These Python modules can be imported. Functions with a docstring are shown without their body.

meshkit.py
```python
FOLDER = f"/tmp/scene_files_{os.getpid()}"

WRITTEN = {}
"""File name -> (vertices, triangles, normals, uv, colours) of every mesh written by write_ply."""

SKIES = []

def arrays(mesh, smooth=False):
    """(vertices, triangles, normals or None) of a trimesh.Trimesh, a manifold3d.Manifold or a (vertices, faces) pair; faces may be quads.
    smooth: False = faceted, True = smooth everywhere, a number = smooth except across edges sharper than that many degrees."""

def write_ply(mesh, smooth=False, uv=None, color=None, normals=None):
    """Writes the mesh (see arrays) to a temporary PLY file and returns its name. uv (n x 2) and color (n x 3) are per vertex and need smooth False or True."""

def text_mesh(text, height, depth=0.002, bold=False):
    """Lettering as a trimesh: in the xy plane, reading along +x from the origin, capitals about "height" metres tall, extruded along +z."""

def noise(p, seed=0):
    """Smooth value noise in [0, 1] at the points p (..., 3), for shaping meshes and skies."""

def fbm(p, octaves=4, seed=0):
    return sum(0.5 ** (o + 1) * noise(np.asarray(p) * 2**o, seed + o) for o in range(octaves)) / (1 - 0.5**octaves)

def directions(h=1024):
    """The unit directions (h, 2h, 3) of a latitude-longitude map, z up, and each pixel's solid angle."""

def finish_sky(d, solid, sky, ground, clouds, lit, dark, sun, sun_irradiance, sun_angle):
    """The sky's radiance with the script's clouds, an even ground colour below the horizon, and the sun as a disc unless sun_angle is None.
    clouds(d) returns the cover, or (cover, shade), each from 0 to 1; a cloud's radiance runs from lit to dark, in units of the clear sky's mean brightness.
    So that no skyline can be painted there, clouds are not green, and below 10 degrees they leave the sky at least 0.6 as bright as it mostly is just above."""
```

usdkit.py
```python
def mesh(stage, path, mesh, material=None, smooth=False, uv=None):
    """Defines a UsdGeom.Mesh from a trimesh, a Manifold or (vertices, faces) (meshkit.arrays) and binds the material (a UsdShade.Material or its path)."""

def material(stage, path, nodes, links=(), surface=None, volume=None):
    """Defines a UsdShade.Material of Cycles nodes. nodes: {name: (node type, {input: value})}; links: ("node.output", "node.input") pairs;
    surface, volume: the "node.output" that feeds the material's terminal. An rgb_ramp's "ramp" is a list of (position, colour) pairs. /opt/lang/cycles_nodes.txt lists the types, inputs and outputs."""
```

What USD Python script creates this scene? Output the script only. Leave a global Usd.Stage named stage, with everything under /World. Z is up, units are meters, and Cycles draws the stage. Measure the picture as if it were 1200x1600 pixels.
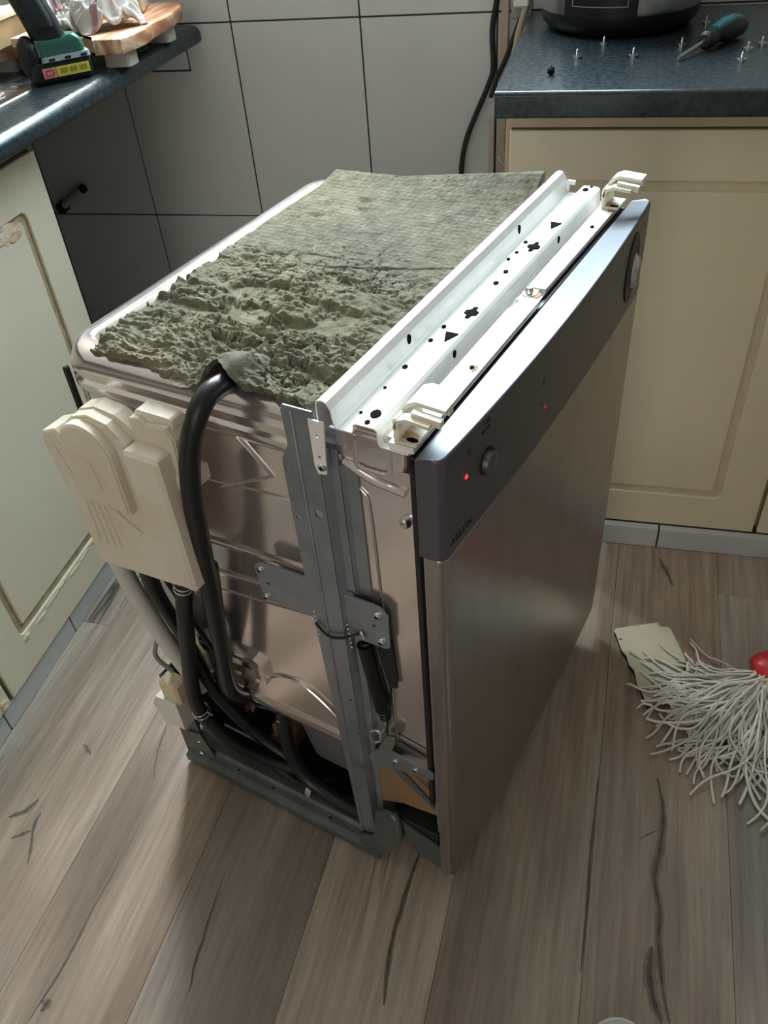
import math, random
import numpy as np, trimesh, manifold3d as mf, usdkit, meshkit
from shapely.geometry import Polygon, Point, box as sbox, LineString
from shapely import affinity
from pxr import Usd, UsdGeom, UsdLux, Gf, Sdf

stage = Usd.Stage.CreateInMemory()
UsdGeom.SetStageUpAxis(stage, UsdGeom.Tokens.z); UsdGeom.SetStageMetersPerUnit(stage, 1.0)
UsdGeom.Xform.Define(stage, '/World'); UsdGeom.Scope.Define(stage, '/World/Looks')
random.seed(7); rng = np.random.default_rng(7)

# ------------------------------------------------------------------ camera
F = 1283.08
R_, U_, W_ = (0.97196, 0.22313, -0.06862), (-0.09603, 0.64956, 0.75423), (-0.21286, 0.72672, -0.65313)
cam = UsdGeom.Camera.Define(stage, '/World/Camera')
B = np.array([R_, U_, [-x for x in W_]], float)
B[0] /= np.linalg.norm(B[0]); B[1] -= B[0] * (B[0] @ B[1]); B[1] /= np.linalg.norm(B[1]); B[2] = np.cross(B[0], B[1])
M = np.eye(4); M[:3, :3] = B; M[3, :3] = (0, 0, 1.236)
cam.AddTransformOp().Set(Gf.Matrix4d(M.tolist()))
cam.CreateHorizontalApertureAttr(36.0); cam.CreateVerticalApertureAttr(48.0)
cam.CreateFocalLengthAttr(36.0 * F / 1200.0); cam.CreateClippingRangeAttr(Gf.Vec2f(0.02, 50))
cam.CreateExposureAttr(0.0)

# ------------------------------------------------------------------ light: daylight through the kitchen window above the worktops
WX0, WX1, WZ0, WZ1 = -1.06, 0.14, 1.28, 2.26
def rect_light(name, w, h, color, intensity, at, rot):
    l = UsdLux.RectLight.Define(stage, '/World/' + name)
    l.CreateWidthAttr(w); l.CreateHeightAttr(h); l.CreateColorAttr(Gf.Vec3f(*color)); l.CreateIntensityAttr(intensity)
    l.AddTranslateOp().Set(Gf.Vec3d(*at)); l.AddRotateXYZOp().Set(Gf.Vec3f(*rot)); return l
LA, LB, LD = 100.0, 24.0, 3.2
rect_light('ClearPaneDaylight', 0.20, WZ1 - WZ0, (0.92, 0.97, 1.0), LA, (-0.93, 1.985, (WZ0 + WZ1) / 2), (-90, 0, 0))
rect_light('CurtainedPaneDaylight', WX1 + 0.80, WZ1 - WZ0, (0.74, 0.93, 1.0), LB, ((WX1 - 0.80) / 2, 1.985, (WZ0 + WZ1) / 2), (-90, 0, 0))
rect_light('DoorwayDaylight', 0.85, 1.95, (1.0, 0.92, 0.80), LD, (-0.55, -2.27, 1.0), (90, 0, 0))

# ------------------------------------------------------------------ helpers
count = {}
def numbered(parent, name):
    k = (parent, name); n = count.get(k, 0); count[k] = n + 1
    return f'{parent}/{name}' if n == 0 else f'{parent}/{name}_{n:03d}'
def tag(p, label=None, cat=None, group=None, kind=None):
    for k, v in (('label', label), ('category', cat), ('group', group), ('kind', kind)):
        if v: p.SetCustomDataByKey(k, v)
    return p
def pth(p): return '/World' if p is None else str(p.GetPath())
def thing(name, label=None, cat=None, loc=(0, 0, 0), rotz=0.0, group=None, kind=None):
    x = UsdGeom.Xform.Define(stage, numbered('/World', name))
    x.AddTranslateOp().Set(Gf.Vec3d(*map(float, loc)))
    if rotz: x.AddRotateZOp().Set(float(rotz))
    return tag(x.GetPrim(), label, cat, group, kind)
def part(parent, name, m, material, smooth=35, label=None, cat=None, group=None, kind=None):
    if isinstance(m, (list, tuple)) and len(m) and not isinstance(m[0], np.ndarray): m = join(m)
    if pth(parent).startswith(('/World/dishwasher', '/World/insulation')):
        m = tm(m).copy(); V = np.array(m.vertices); t = V[:, 2] / .83
        V[:, 2] += V[:, 0] * .023 * t; V[:, 1] -= .0114 * V[:, 0]; V[:, 0] *= np.where(V[:, 0] > 0, .985, 1); m = trimesh.Trimesh(V, m.faces, process=False)
    p = usdkit.mesh(stage, numbered(pth(parent), name), m, material, smooth=smooth).GetPrim()
    return tag(p, label, cat, group, kind)
def dup(src, loc, rotz, label, group=None):
    was = src.GetCustomData()
    r = thing(src.GetName(), label, was['category'], loc, rotz, group or was.get('group'))
    r.GetReferences().AddInternalReference(src.GetPath()); r.SetInstanceable(True)
    return r
def tm(m):
    if hasattr(m, 'to_mesh'):
        g = m.to_mesh(); return trimesh.Trimesh(np.array(g.vert_properties[:, :3]), np.array(g.tri_verts), process=False)
    return m
def join(ms): return trimesh.util.concatenate([tm(m) for m in ms])
def mv(m, x=0, y=0, z=0, rx=0, ry=0, rz=0):
    m = tm(m).copy()
    for a, ax in ((rx, [1, 0, 0]), (ry, [0, 1, 0]), (rz, [0, 0, 1])):
        if a: m.apply_transform(trimesh.transformations.rotation_matrix(math.radians(a), ax))
    m.apply_translation((x, y, z)); return m
def bx(x0, x1, y0, y1, z0, z1, c=0.0015):
    """chamfered box"""
    s = np.array([x1 - x0, y1 - y0, z1 - z0]) / 2; c = min(c, s.min() * 0.95)
    pts = []
    for sx in (-1, 1):
        for sy in (-1, 1):
            for sz in (-1, 1):
                q = np.array([sx, sy, sz]) * s
                for k in range(3):
                    t = q.copy()
                    for j in range(3):
                        if j != k: t[j] -= np.sign(q[j]) * c
                    pts.append(t)
    h = trimesh.convex.convex_hull(np.array(pts))
    h.apply_translation(((x0 + x1) / 2, (y0 + y1) / 2, (z0 + z1) / 2)); return h
AX = {'u': 0, 'v': 1, 'z': 2, 'x': 0, 'y': 1}
def ext(poly, lo, hi, plane):
    """extrude a shapely polygon (or point list) drawn in e.g. the 'vz' plane between lo and hi on the third axis"""
    if not hasattr(poly, 'geom_type'): poly = Polygon(poly)
    if not poly.is_valid: poly = poly.buffer(0)
    ms = []
    for g in getattr(poly, 'geoms', [poly]):
        m = trimesh.creation.extrude_polygon(g, hi - lo, engine='earcut')
        a, b = AX[plane[0]], AX[plane[1]]; c = 3 - a - b
        V = np.zeros_like(m.vertices); V[:, a] = m.vertices[:, 0]; V[:, b] = m.vertices[:, 1]; V[:, c] = m.vertices[:, 2] + lo
        m = trimesh.Trimesh(V, m.faces, process=False)
        if m.volume < 0: m.invert()
        ms.append(m)
    return join(ms)
def sheet(pts, th):
    """a polyline profile given a thickness, as a polygon"""
    return LineString(pts).buffer(th / 2, cap_style=2, join_style=1, quad_segs=4)
def spline(pts, k=8):
    P = np.asarray(pts, float)
    if len(P) < 3 or k == 1: return P
    Q = np.vstack([2 * P[0] - P[1], P, 2 * P[-1] - P[-2]]); out = []
    for i in range(1, len(Q) - 2):
        for t in np.linspace(0, 1, k, endpoint=False):
            a, b, c, d = Q[i - 1:i + 3]
            out.append(0.5 * ((2 * b) + (c - a) * t + (2 * a - 5 * b + 4 * c - d) * t * t + (3 * b - a - 3 * c + d) * t ** 3))
    out.append(P[-1]); return np.array(out)
def tube(pts, r, n=10, k=8, flat=1.0):
    C = spline(pts, k); rr = np.interp(np.linspace(0, 1, len(C)), np.linspace(0, 1, np.size(r)), np.atleast_1d(r)) if np.size(r) > 1 else np.full(len(C), float(r))
    T = np.gradient(C, axis=0); T /= np.maximum(np.linalg.norm(T, axis=1, keepdims=True), 1e-12)
    ref = np.array([0, 0, 1.0]) if abs(T[0][2]) < 0.9 else np.array([1.0, 0, 0])
    N = np.cross(T[0], ref); N /= np.linalg.norm(N); V = []
    for i in range(len(C)):
        N = N - T[i] * (N @ T[i]); N /= max(np.linalg.norm(N), 1e-12); Bn = np.cross(T[i], N)
        for j in range(n):
            a = 2 * math.pi * j / n; V.append(C[i] + rr[i] * (math.cos(a) * N + flat * math.sin(a) * Bn))
    V += [C[0], C[-1]]; Fc = []
    for i in range(len(C) - 1):
        for j in range(n):
            a, b, c, d = i * n + j, i * n + (j + 1) % n, (i + 1) * n + (j + 1) % n, (i + 1) * n + j
            Fc += [[a, b, c], [a, c, d]]
    e = len(C) * n
    for j in range(n):
        Fc += [[e, (j + 1) % n, j], [e + 1, e - n + j, e - n + (j + 1) % n]]
    return trimesh.Trimesh(np.array(V), np.array(Fc), process=False)
def rrloop(x0, x1, y0, y1, r, n=6):
    r = max(min(r, (x1 - x0) / 2 - 1e-5, (y1 - y0) / 2 - 1e-5), 1e-5); out = []
    for cx, cy, a0 in ((x1 - r, y1 - r, 0), (x0 + r, y1 - r, 90), (x0 + r, y0 + r, 180), (x1 - r, y0 + r, 270)):
        for t in np.linspace(0, 90, n):
            a = math.radians(a0 + t); out.append((cx + r * math.cos(a), cy + r * math.sin(a)))
    return np.array(out)
def loft(loops, cap0=True, cap1=True):
    """loops: list of (n,3) arrays"""
    n = len(loops[0]); V = np.vstack(loops); Fc = []
    for i in range(len(loops) - 1):
        for j in range(n):
            a, b, c, d = i * n + j, i * n + (j + 1) % n, (i + 1) * n + (j + 1) % n, (i + 1) * n + j
            Fc += [[a, b, c], [a, c, d]]
    V = list(V)
    if cap0:
        V.append(np.mean(loops[0], 0)); k = len(V) - 1
        Fc += [[k, (j + 1) % n, j] for j in range(n)]
    if cap1:
        V.append(np.mean(loops[-1], 0)); k = len(V) - 1; o = (len(loops) - 1) * n
        Fc += [[k, o + j, o + (j + 1) % n] for j in range(n)]
    m = trimesh.Trimesh(np.array(V), np.array(Fc), process=False)
    if cap0 and cap1 and m.volume < 0: m.invert()
    return m
def L3(loop, h, plane):
    a, b = AX[plane[0]], AX[plane[1]]; out = np.zeros((len(loop), 3)); out[:, a] = loop[:, 0]; out[:, b] = loop[:, 1]; out[:, 3 - a - b] = h
    return out
def slab(x0, x1, y0, y1, lo, hi, r, c, plane, n=6):
    """rounded-corner plate with a chamfer c on the 'hi' face"""
    s = 1 if hi > lo else -1
    return loft([L3(rrloop(x0, x1, y0, y1, r, n), lo, plane), L3(rrloop(x0, x1, y0, y1, r, n), hi - s * c, plane),
                 L3(rrloop(x0 + .35 * c, x1 - .35 * c, y0 + .35 * c, y1 - .35 * c, r, n), hi - s * .3 * c, plane),
                 L3(rrloop(x0 + c, x1 - c, y0 + c, y1 - c, max(r - c, 1e-4), n), hi, plane)])
def ringplate(o, i, ro, ri, lo, hi, c, plane, n=6):
    s = 1 if hi > lo else -1
    def lp(q, r, g): return rrloop(q[0] + g, q[1] - g, q[2] + g, q[3] - g, max(r - g, 1e-4), n)
    ls = [L3(lp(o, ro, 0), lo, plane), L3(lp(o, ro, 0), hi - s * c, plane), L3(lp(o, ro, c), hi, plane), L3(lp(i, ri, -c), hi, plane), L3(lp(i, ri, 0), hi - s * c, plane), L3(lp(i, ri, 0), lo, plane)]
    m = loft(ls + [ls[0]], False, False)
    if m.volume < 0: m.invert()
    return m
def lathe(prof, n=32): 
    m = trimesh.creation.revolve(np.array(prof, float), sections=n)
    if m.volume < 0: m.invert()
    return m
def cyl(p0, p1, r, n=16): return tube([p0, p1], r, n, 1)
def text(s, h, depth=.0004, bold=False): return meshkit.text_mesh(s, h, depth, bold)

# ------------------------------------------------------------------ materials
def mat(name, col, rough=0.5, metal=0.0, spec=0.5, bump=0.0, bscale=200.0, var=0.0, vscale=6.0, col2=None, stretch=(1, 1, 1), rvar=0.0, coat=0.0, emit=None, trans=0.0, sss=0.0, detail=5.0, aniso=None):
    n = {'p': ('principled_bsdf', {'base_color': col, 'roughness': rough, 'metallic': metal, 'specular_ior_level': spec, 'coat_weight': coat, 'coat_roughness': 0.15}),
         't': ('texture_coordinate', {}), 'm': ('mapping', {'scale': stretch})}
    l = [('t.object', 'm.vector')]
    if var or col2 or rvar:
        n['n'] = ('noise_texture', {'scale': vscale, 'detail': detail, 'roughness': 0.6}); l.append(('m.vector', 'n.vector'))
    if var or col2:
        c2 = col2 or tuple(c * (1 - var) for c in col); c1 = col if col2 else tuple(min(1, c * (1 + var)) for c in col)
        n['r'] = ('rgb_ramp', {'ramp': [(0.32, c2), (0.68, c1)]}); l += [('n.fac', 'r.fac'), ('r.color', 'p.base_color')]
    if rvar:
        n['rr'] = ('map_range', {'from_min': 0.3, 'from_max': 0.7, 'to_min': rough - rvar, 'to_max': rough + rvar}); l += [('n.fac', 'rr.value'), ('rr.result', 'p.roughness')]
    if bump:
        n['bn'] = ('noise_texture', {'scale': bscale, 'detail': 4.0}); n['b'] = ('bump', {'strength': bump, 'distance': 0.001})
        l += [('m.vector', 'bn.vector'), ('bn.fac', 'b.height'), ('b.normal', 'p.normal')]
    if emit: n['p'][1].update({'emission_color': emit[0], 'emission_strength': emit[1]})
    if trans: n['p'][1].update({'transmission_weight': trans})
    if sss: n['p'][1].update({'subsurface_weight': sss, 'subsurface_radius': (1.0, 0.7, 0.4), 'subsurface_scale': 0.012})
    return usdkit.material(stage, '/World/Looks/' + name, n, l, surface='p.BSDF')

def wood_floor(name, light, dark, grey, seed):
    n = {'t': ('texture_coordinate', {}), 'o': ('object_info', {}), 'cx': ('combine_xyz', {}),
         'mul': ('math', {'math_type': 'multiply', 'value2': 37.0}), 'add': ('vector_math', {'math_type': 'add'}),
         'm1': ('mapping', {'scale': (10, 1.0, 1)}), 'm2': ('mapping', {'scale': (95, 4, 1)}), 'm3': ('mapping', {'scale': (9, .85, 1), 'location': (seed, 0, 0)}), 'm4': ('mapping', {'scale': (5, .9, 1), 'location': (0, seed, 2)}), 'm5': ('mapping', {'scale': (5, 1.3, 1), 'location': (2, seed, 5)}),
         'n1': ('noise_texture', {'scale': 1.0, 'detail': 6.0, 'roughness': 0.6, 'distortion': 0.8}),
         'n2': ('noise_texture', {'scale': 1.0, 'detail': 4.0, 'roughness': 0.7}),
         'n3': ('noise_texture', {'scale': 1.0, 'detail': 4.0, 'roughness': 0.6, 'distortion': .8}),
         'n4': ('noise_texture', {'scale': 1.0, 'detail': 2.0, 'roughness': 0.5}), 'n5': ('noise_texture', {'scale': 1.0, 'detail': 2.0, 'roughness': 0.5}),
         'r1': ('rgb_ramp', {'ramp': [(0.28, dark), (0.5, tuple((a + b) / 2 for a, b in zip(light, dark))), (0.70, light)]}),
         'r5': ('rgb_ramp', {'ramp': [(0.40, (0, 0, 0)), (0.62, (.5, .5, .5))]}), 'gm': ('mix', {'color2': grey}),
         'r2': ('rgb_ramp', {'ramp': [(0.3, (.70, .68, .67)), (0.62, (1.09, 1.08, 1.07))]}),
         'sub': ('math', {'math_type': 'subtract', 'value2': .5}), 'abs': ('math', {'math_type': 'absolute'}),
         'ck': ('map_range', {'from_min': .004, 'from_max': .030, 'to_min': .22, 'to_max': 1.0, 'clamp': True}),
         'r4': ('rgb_ramp', {'ramp': [(0.56, (0, 0, 0)), (0.66, (1, 1, 1))]}),
         'cm': ('mix', {'color1': (1, 1, 1)}), 'dk': ('rgb_ramp', {'ramp': [(0.0, (.48, .48, .50)), (0.36, (.62, .61, .61)), (0.46, (1, 1, 1))]}),
         'x1': ('mix', {'mix_type': 'multiply', 'fac': 1.0}), 'x2': ('mix', {'mix_type': 'multiply', 'fac': 1.0}), 'x3': ('mix', {'mix_type': 'multiply', 'fac': .8}),
         'v': ('map_range', {'to_min': 0.90, 'to_max': 1.07}), 'h': ('hsv', {}),
         'b': ('bump', {'strength': 0.25, 'distance': 0.0006}),
         'rg': ('map_range', {'from_min': 0.3, 'from_max': 0.7, 'to_min': 0.38, 'to_max': 0.54}),
         'p': ('principled_bsdf', {'specular_ior_level': 0.42})}
    l = [('o.random', 'mul.value1'), ('mul.value', 'cx.x'), ('mul.value', 'cx.y'), ('t.object', 'add.vector1'), ('cx.vector', 'add.vector2')]
    for k in '12345': l += [('add.vector', f'm{k}.vector'), (f'm{k}.vector', f'n{k}.vector')]
    l += [('n1.fac', 'r1.fac'), ('n2.fac', 'r2.fac'), ('n5.fac', 'r5.fac'), ('r5.color', 'gm.fac'), ('r1.color', 'gm.color1'), ('n3.fac', 'sub.value1'), ('sub.value', 'abs.value1'), ('abs.value', 'ck.value'), ('n4.fac', 'r4.fac'), ('r4.color', 'cm.fac'), ('ck.result', 'cm.color2'), ('n4.fac', 'dk.fac'),
          ('gm.color', 'x1.color1'), ('r2.color', 'x1.color2'), ('x1.color', 'x2.color1'), ('cm.color', 'x2.color2'), ('x2.color', 'x3.color1'), ('dk.color', 'x3.color2'), ('x3.color', 'h.color'), ('o.random', 'v.value'), ('v.result', 'h.value'),
          ('h.color', 'p.base_color'), ('n2.fac', 'b.height'), ('b.normal', 'p.normal'), ('n1.fac', 'rg.value'), ('rg.result', 'p.roughness')]
    return usdkit.material(stage, '/World/Looks/' + name, n, l, surface='p.BSDF')

FLOORS = [wood_floor('floor_oak', (.49, .405, .325), (.24, .178, .135), (.42, .385, .345), 0.0), wood_floor('floor_grey_oak', (.46, .385, .325), (.23, .18, .145), (.38, .355, .325), 3.1), wood_floor('floor_brown_oak', (.43, .33, .25), (.21, .15, .112), (.35, .305, .265), 7.7)]
PLASTER = mat('plaster', (.36, .32, .27), .85, bump=.1)
CEIL = mat('ceiling_paint', (.50, .47, .43), .9)
TILE = mat('wall_tile', (.545, .55, .54), .28, var=.04, vscale=4)
GROUT = mat('grout', (.06, .055, .05), .9)
KICK = mat('kick_tile', (.46, .47, .47), .3, var=.05)
CREAM = mat('cream_door', (.66, .60, .47), .42, var=.03, vscale=5, bump=.03, bscale=60)
CREAMOLD = mat('cream_worn', (.40, .31, .20), .55, var=.25, vscale=40)
CREAM2 = mat('cream_door_aged', (.60, .525, .375), .42, var=.03, vscale=5, bump=.03, bscale=60)
CREAM2G = mat('cream_groove', (.52, .44, .30), .5, var=.06, vscale=20)
CARCASS = mat('carcass_board', (.40, .31, .20), .6, var=.12, vscale=12)
CARCASSD = mat('carcass_grey', (.24, .24, .235), .6)
CHIP = mat('bare_fibreboard', (.55, .36, .17), .9, col2=(.72, .66, .58), vscale=60, bump=.6, bscale=120)
WORKTOP = mat('worktop_laminate', (.021, .032, .038), .27, col2=(.010, .015, .018), vscale=120, rvar=.06, bump=.06, bscale=300, spec=.42)
STEELTUB = mat('tub_stainless', (.86, .79, .78), .17, .86, rvar=.03, vscale=9)
STEEL = mat('bright_steel', (.72, .72, .72), .22, 1.0)
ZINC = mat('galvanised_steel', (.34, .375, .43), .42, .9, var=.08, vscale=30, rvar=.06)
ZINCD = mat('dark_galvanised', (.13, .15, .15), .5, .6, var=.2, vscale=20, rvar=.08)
WHITEP = mat('white_enamel', (.87, .87, .86), .24, 0, .8, var=.03, vscale=25, rvar=.08, coat=.6)
CLIPW = mat('clip_plastic', (.82, .79, .70), .42, col2=(.74, .66, .50), vscale=22, sss=.1)
RUSTY = mat('rust_stain', (.42, .24, .12), .8, var=.2, vscale=60)
DOORS = mat('door_steel', (.385, .365, .365), .27, .92, rvar=.035, vscale=3, stretch=(1, 1, .06), bump=.03, bscale=90)
PANELG = mat('panel_grey', (.095, .097, .118), .36, .35, .6, bump=.05, bscale=900)
BLACKP = mat('black_plastic', (.007, .007, .009), .42, spec=.3)
RUBBER = mat('black_rubber', (.010, .010, .012), .38, 0, .5, rvar=.05, vscale=40)
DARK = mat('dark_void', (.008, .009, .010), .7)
GREYP = mat('grey_plastic', (.13, .13, .14), .5)
TANKP = usdkit.material(stage, '/World/Looks/natural_plastic', {'t': ('texture_coordinate', {}), 'n': ('noise_texture', {'scale': 14, 'detail': 4.0}), 'r': ('rgb_ramp', {'ramp': [(.34, (.87, .79, .66)), (.66, (.93, .89, .81))]}),
    'p': ('principled_bsdf', {'roughness': .38}), 'tr': ('translucent_bsdf', {}), 'x': ('mix_closure', {'fac': .30})},
    [('t.object', 'n.vector'), ('n.fac', 'r.fac'), ('r.color', 'p.base_color'), ('r.color', 'tr.color'), ('p.BSDF', 'x.closure1'), ('tr.BSDF', 'x.closure2')], surface='x.closure')
PIPEW = mat('white_pipe', (.58, .57, .55), .45)
CREAMP = mat('cream_plastic', (.66, .55, .38), .45)
WHITEPL = mat('white_plastic', (.70, .69, .66), .4)
LED = mat('red_led', (.6, .01, .02), .3, emit=((1.0, .03, .06), 1.6))
LEDD = mat('red_led_dim', (.30, .01, .015), .3, emit=((1.0, .03, .06), .25))
INK = mat('black_ink', (.004, .004, .006), .6)
HOLE = mat('hole_dark', (.006, .006, .006), .9, spec=.05)
TAN = mat('hinge_cover', (.26, .205, .125), .5, .5, col2=(.36, .22, .12), vscale=9)

# ================================================================== THE ROOM
XL0, YF, XR1, ZC = -1.52, -2.2, 1.9, 2.45
WA = math.degrees(math.atan(.0257))
YW = lambda x: 1.92 + .0257 * x
# floor: every plank a piece
fl = thing('floor', 'grey-brown oak-look plank floor', None, (0, 0, 0), -2.3, kind='structure')
part(fl, 'floor_bed', bx(-2.2, 2.4, -2.6, 2.4, -.03, -.009), GROUT)
PW = .1975; x0 = .067 - 7 * PW
joints = {6: [.35, 1.62], 8: [1.245, -.1], 3: [.757, -.6], 7: [-.25, 1.75], 5: [-.15, 1.5], 4: [.05, 1.45], 9: [.5, 1.7]}
for k in range(16):
    a = x0 + k * PW
    js = sorted(joints.get(k, [-.7 + .37 * (k % 3), .62 + .29 * (k % 4)])); js = [-2.4] + js + [2.2]
    for i in range(len(js) - 1):
        part(fl, 'plank', bx(a + .0002, a + PW - .0002, js[i] + .0002, js[i + 1] - .0002, -.012, 0, .0006), FLOORS[(k * 2 + i + (k // 3)) % 3], smooth=False)
# dark cracks and knots printed in the plank surface
MARK = mat('grain_crack', (.070, .058, .050), .6, col2=(.13, .105, .085), vscale=60, spec=.2); HALO = mat('grain_halo', (.215, .175, .14), .6, col2=(.15, .12, .096), vscale=45, spec=.3)
def mark(pts, w, sd, zz=.0002):
    P = spline([(x, y, 0) for x, y in pts], 7)[:, :2]; n = len(P); T = np.gradient(P, axis=0); T /= np.linalg.norm(T, axis=1, keepdims=True); N = np.column_stack([-T[:, 1], T[:, 0]])
    t = np.linspace(0, 1, n); h = w * np.sin(np.pi * np.clip(t * .94 + .03, 0, 1)) ** .6 * (.45 + 1.1 * meshkit.fbm(np.column_stack([t * 9, 0 * t, 0 * t + sd]), 3, sd))
    P = P + N * (.003 * (meshkit.fbm(np.column_stack([t * 6, 0 * t, 0 * t]), 3, sd + 5) - .5))[:, None]
    V = np.vstack([np.column_stack([P + N * h[:, None] / 2, np.full(n, zz)]), np.column_stack([P - N * h[:, None] / 2, np.full(n, zz)])])
    i = np.arange(n - 1); m = trimesh.Trimesh(V, np.vstack([np.column_stack([i, i + n, i + n + 1]), np.column_stack([i, i + n + 1, i + 1])]), process=False)
    return mv(m, rz=2.3)
for k, (w, pts) in enumerate([(.0048, [(-.168, .597), (-.174, .55), (-.178, .506), (-.181, .459), (-.179, .416), (-.174, .376)]), (.0022, [(-.458, .509), (-.456, .46), (-.453, .409), (-.449, .361), (-.444, .337)]),
    (.0075, [(.191, .793), (.198, .732), (.191, .667), (.183, .623), (.189, .579), (.187, .533), (.192, .475), (.199, .431)]), (.0090, [(.178, .524), (.174, .488), (.18, .457), (.189, .429)]),
    (.0028, [(-.634, .515), (-.632, .47), (-.636, .424), (-.637, .381), (-.64, .331), (-.646, .291), (-.652, .254)]), (.0060, [(-.852, .525), (-.83, .541), (-.818, .565)]), (.0038, [(-.803, .544), (-.799, .517), (-.787, .49), (-.775, .458)]),
    (.0042, [(-.826, .492), (-.812, .503), (-.8, .512)]), (.0030, [(-.664, .748), (-.659, .706), (-.652, .674), (-.638, .633)]), (.0050, [(-.795, .678), (-.784, .670), (-.773, .661)]), (.0030, [(.097, .776), (.091, .679), (.088, .577), (.084, .47)]),
    (.0060, [(.203, 1.319), (.215, 1.283), (.229, 1.239)]), (.0020, [(.163, .682), (.178, .694), (.192, .703)]), (.0080, [(-.640, .272), (-.637, .281), (-.634, .289)])]): part(part(fl, 'grain_mark', mark(pts, w * 1.9, 40 + k, .0001), HALO, False), 'crack_line', mark(pts, w * .75, 40 + k), MARK, False)
# back wall with window opening, tiled
wb = thing('wall_back', 'pale grey tiled wall behind the dishwasher', None, (0, 1.92, 0), WA, kind='structure')
for q in ((-1.75, WX0, 0, ZC), (WX1, 2.0, 0, ZC), (WX0, WX1, 0, WZ0), (WX0, WX1, WZ1, ZC)):
    part(wb, 'wall_panel', bx(q[0], q[1], .008, .12, q[2], q[3], .0005), GROUT if q[2] == 0 and q[3] < 2 else PLASTER)
part(wb, 'grout_bed', bx(-1.75, 2.0, .003, .009, 0, 1.318, .0005), GROUT)
cols = [-.514 + .287 * k for k in range(-5, 9)]; rows = [-.0, .055, .477, .899, 1.318]
g = .0017
for i in range(len(cols) - 1):
    for j in range(len(rows) - 1):
        X0, X1, Z0, Z1 = cols[i] + g, cols[i + 1] - g, rows[j] + g, rows[j + 1] - g
        if X0 > -.86 and X0 < -.79 - .3: pass
        dy = rng.uniform(-.0004, .0004)
        if abs(cols[i] + 1.088) < .01 and j == 2:
            cut = sbox(-1.03, .8095, -.917, .95)
            part(wb, 'tile', ext(sbox(X0, Z0, X1, Z1).difference(cut.buffer(.0040, join_style=2)), dy, .004, 'xz'), TILE, False)
            part(wb, 'tile', slab(-1.03, -.917, .8095, Z1, .004, dy - .0006, .001, .0008, 'xz', 2), TILE)
        else:
            part(wb, 'tile', slab(X0, X1, Z0, Z1, .004, dy, .0015, .0009, 'xz', 2), TILE)
# window frame (above the picture)
wn = thing('window_1', 'white framed kitchen window above the worktops', None, (0, 1.92, 0), WA, kind='structure')
part(wn, 'window_frame', ringplate((WX0, WX1, WZ0, WZ1), (WX0 + .045, WX1 - .045, WZ0 + .045, WZ1 - .045), .003, .003, .055, .015, .004, 'xz'), WHITEPL)
part(wn, 'glazing_bar', bx(-.825, -.795, .018, .05, WZ0 + .044, WZ1 - .044), WHITEPL)
part(wn, 'window_sill', bx(WX0 - .03, WX1 + .03, -.03, .05, WZ0 - .022, WZ0 - .001), WHITEPL)
part(thing('wall_left', 'plain plaster wall behind the sink', kind='structure'), 'plaster', bx(XL0 - .12, XL0, YF - .1, 1.95, 0, ZC), PLASTER)
part(thing('wall_right', 'plain plaster wall on the right', kind='structure'), 'plaster', bx(XR1, XR1 + .12, YF - .1, 2.0, 0, ZC), PLASTER)
wf = thing('wall_front', 'plain plaster wall behind the camera with a doorway', kind='structure')
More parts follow.
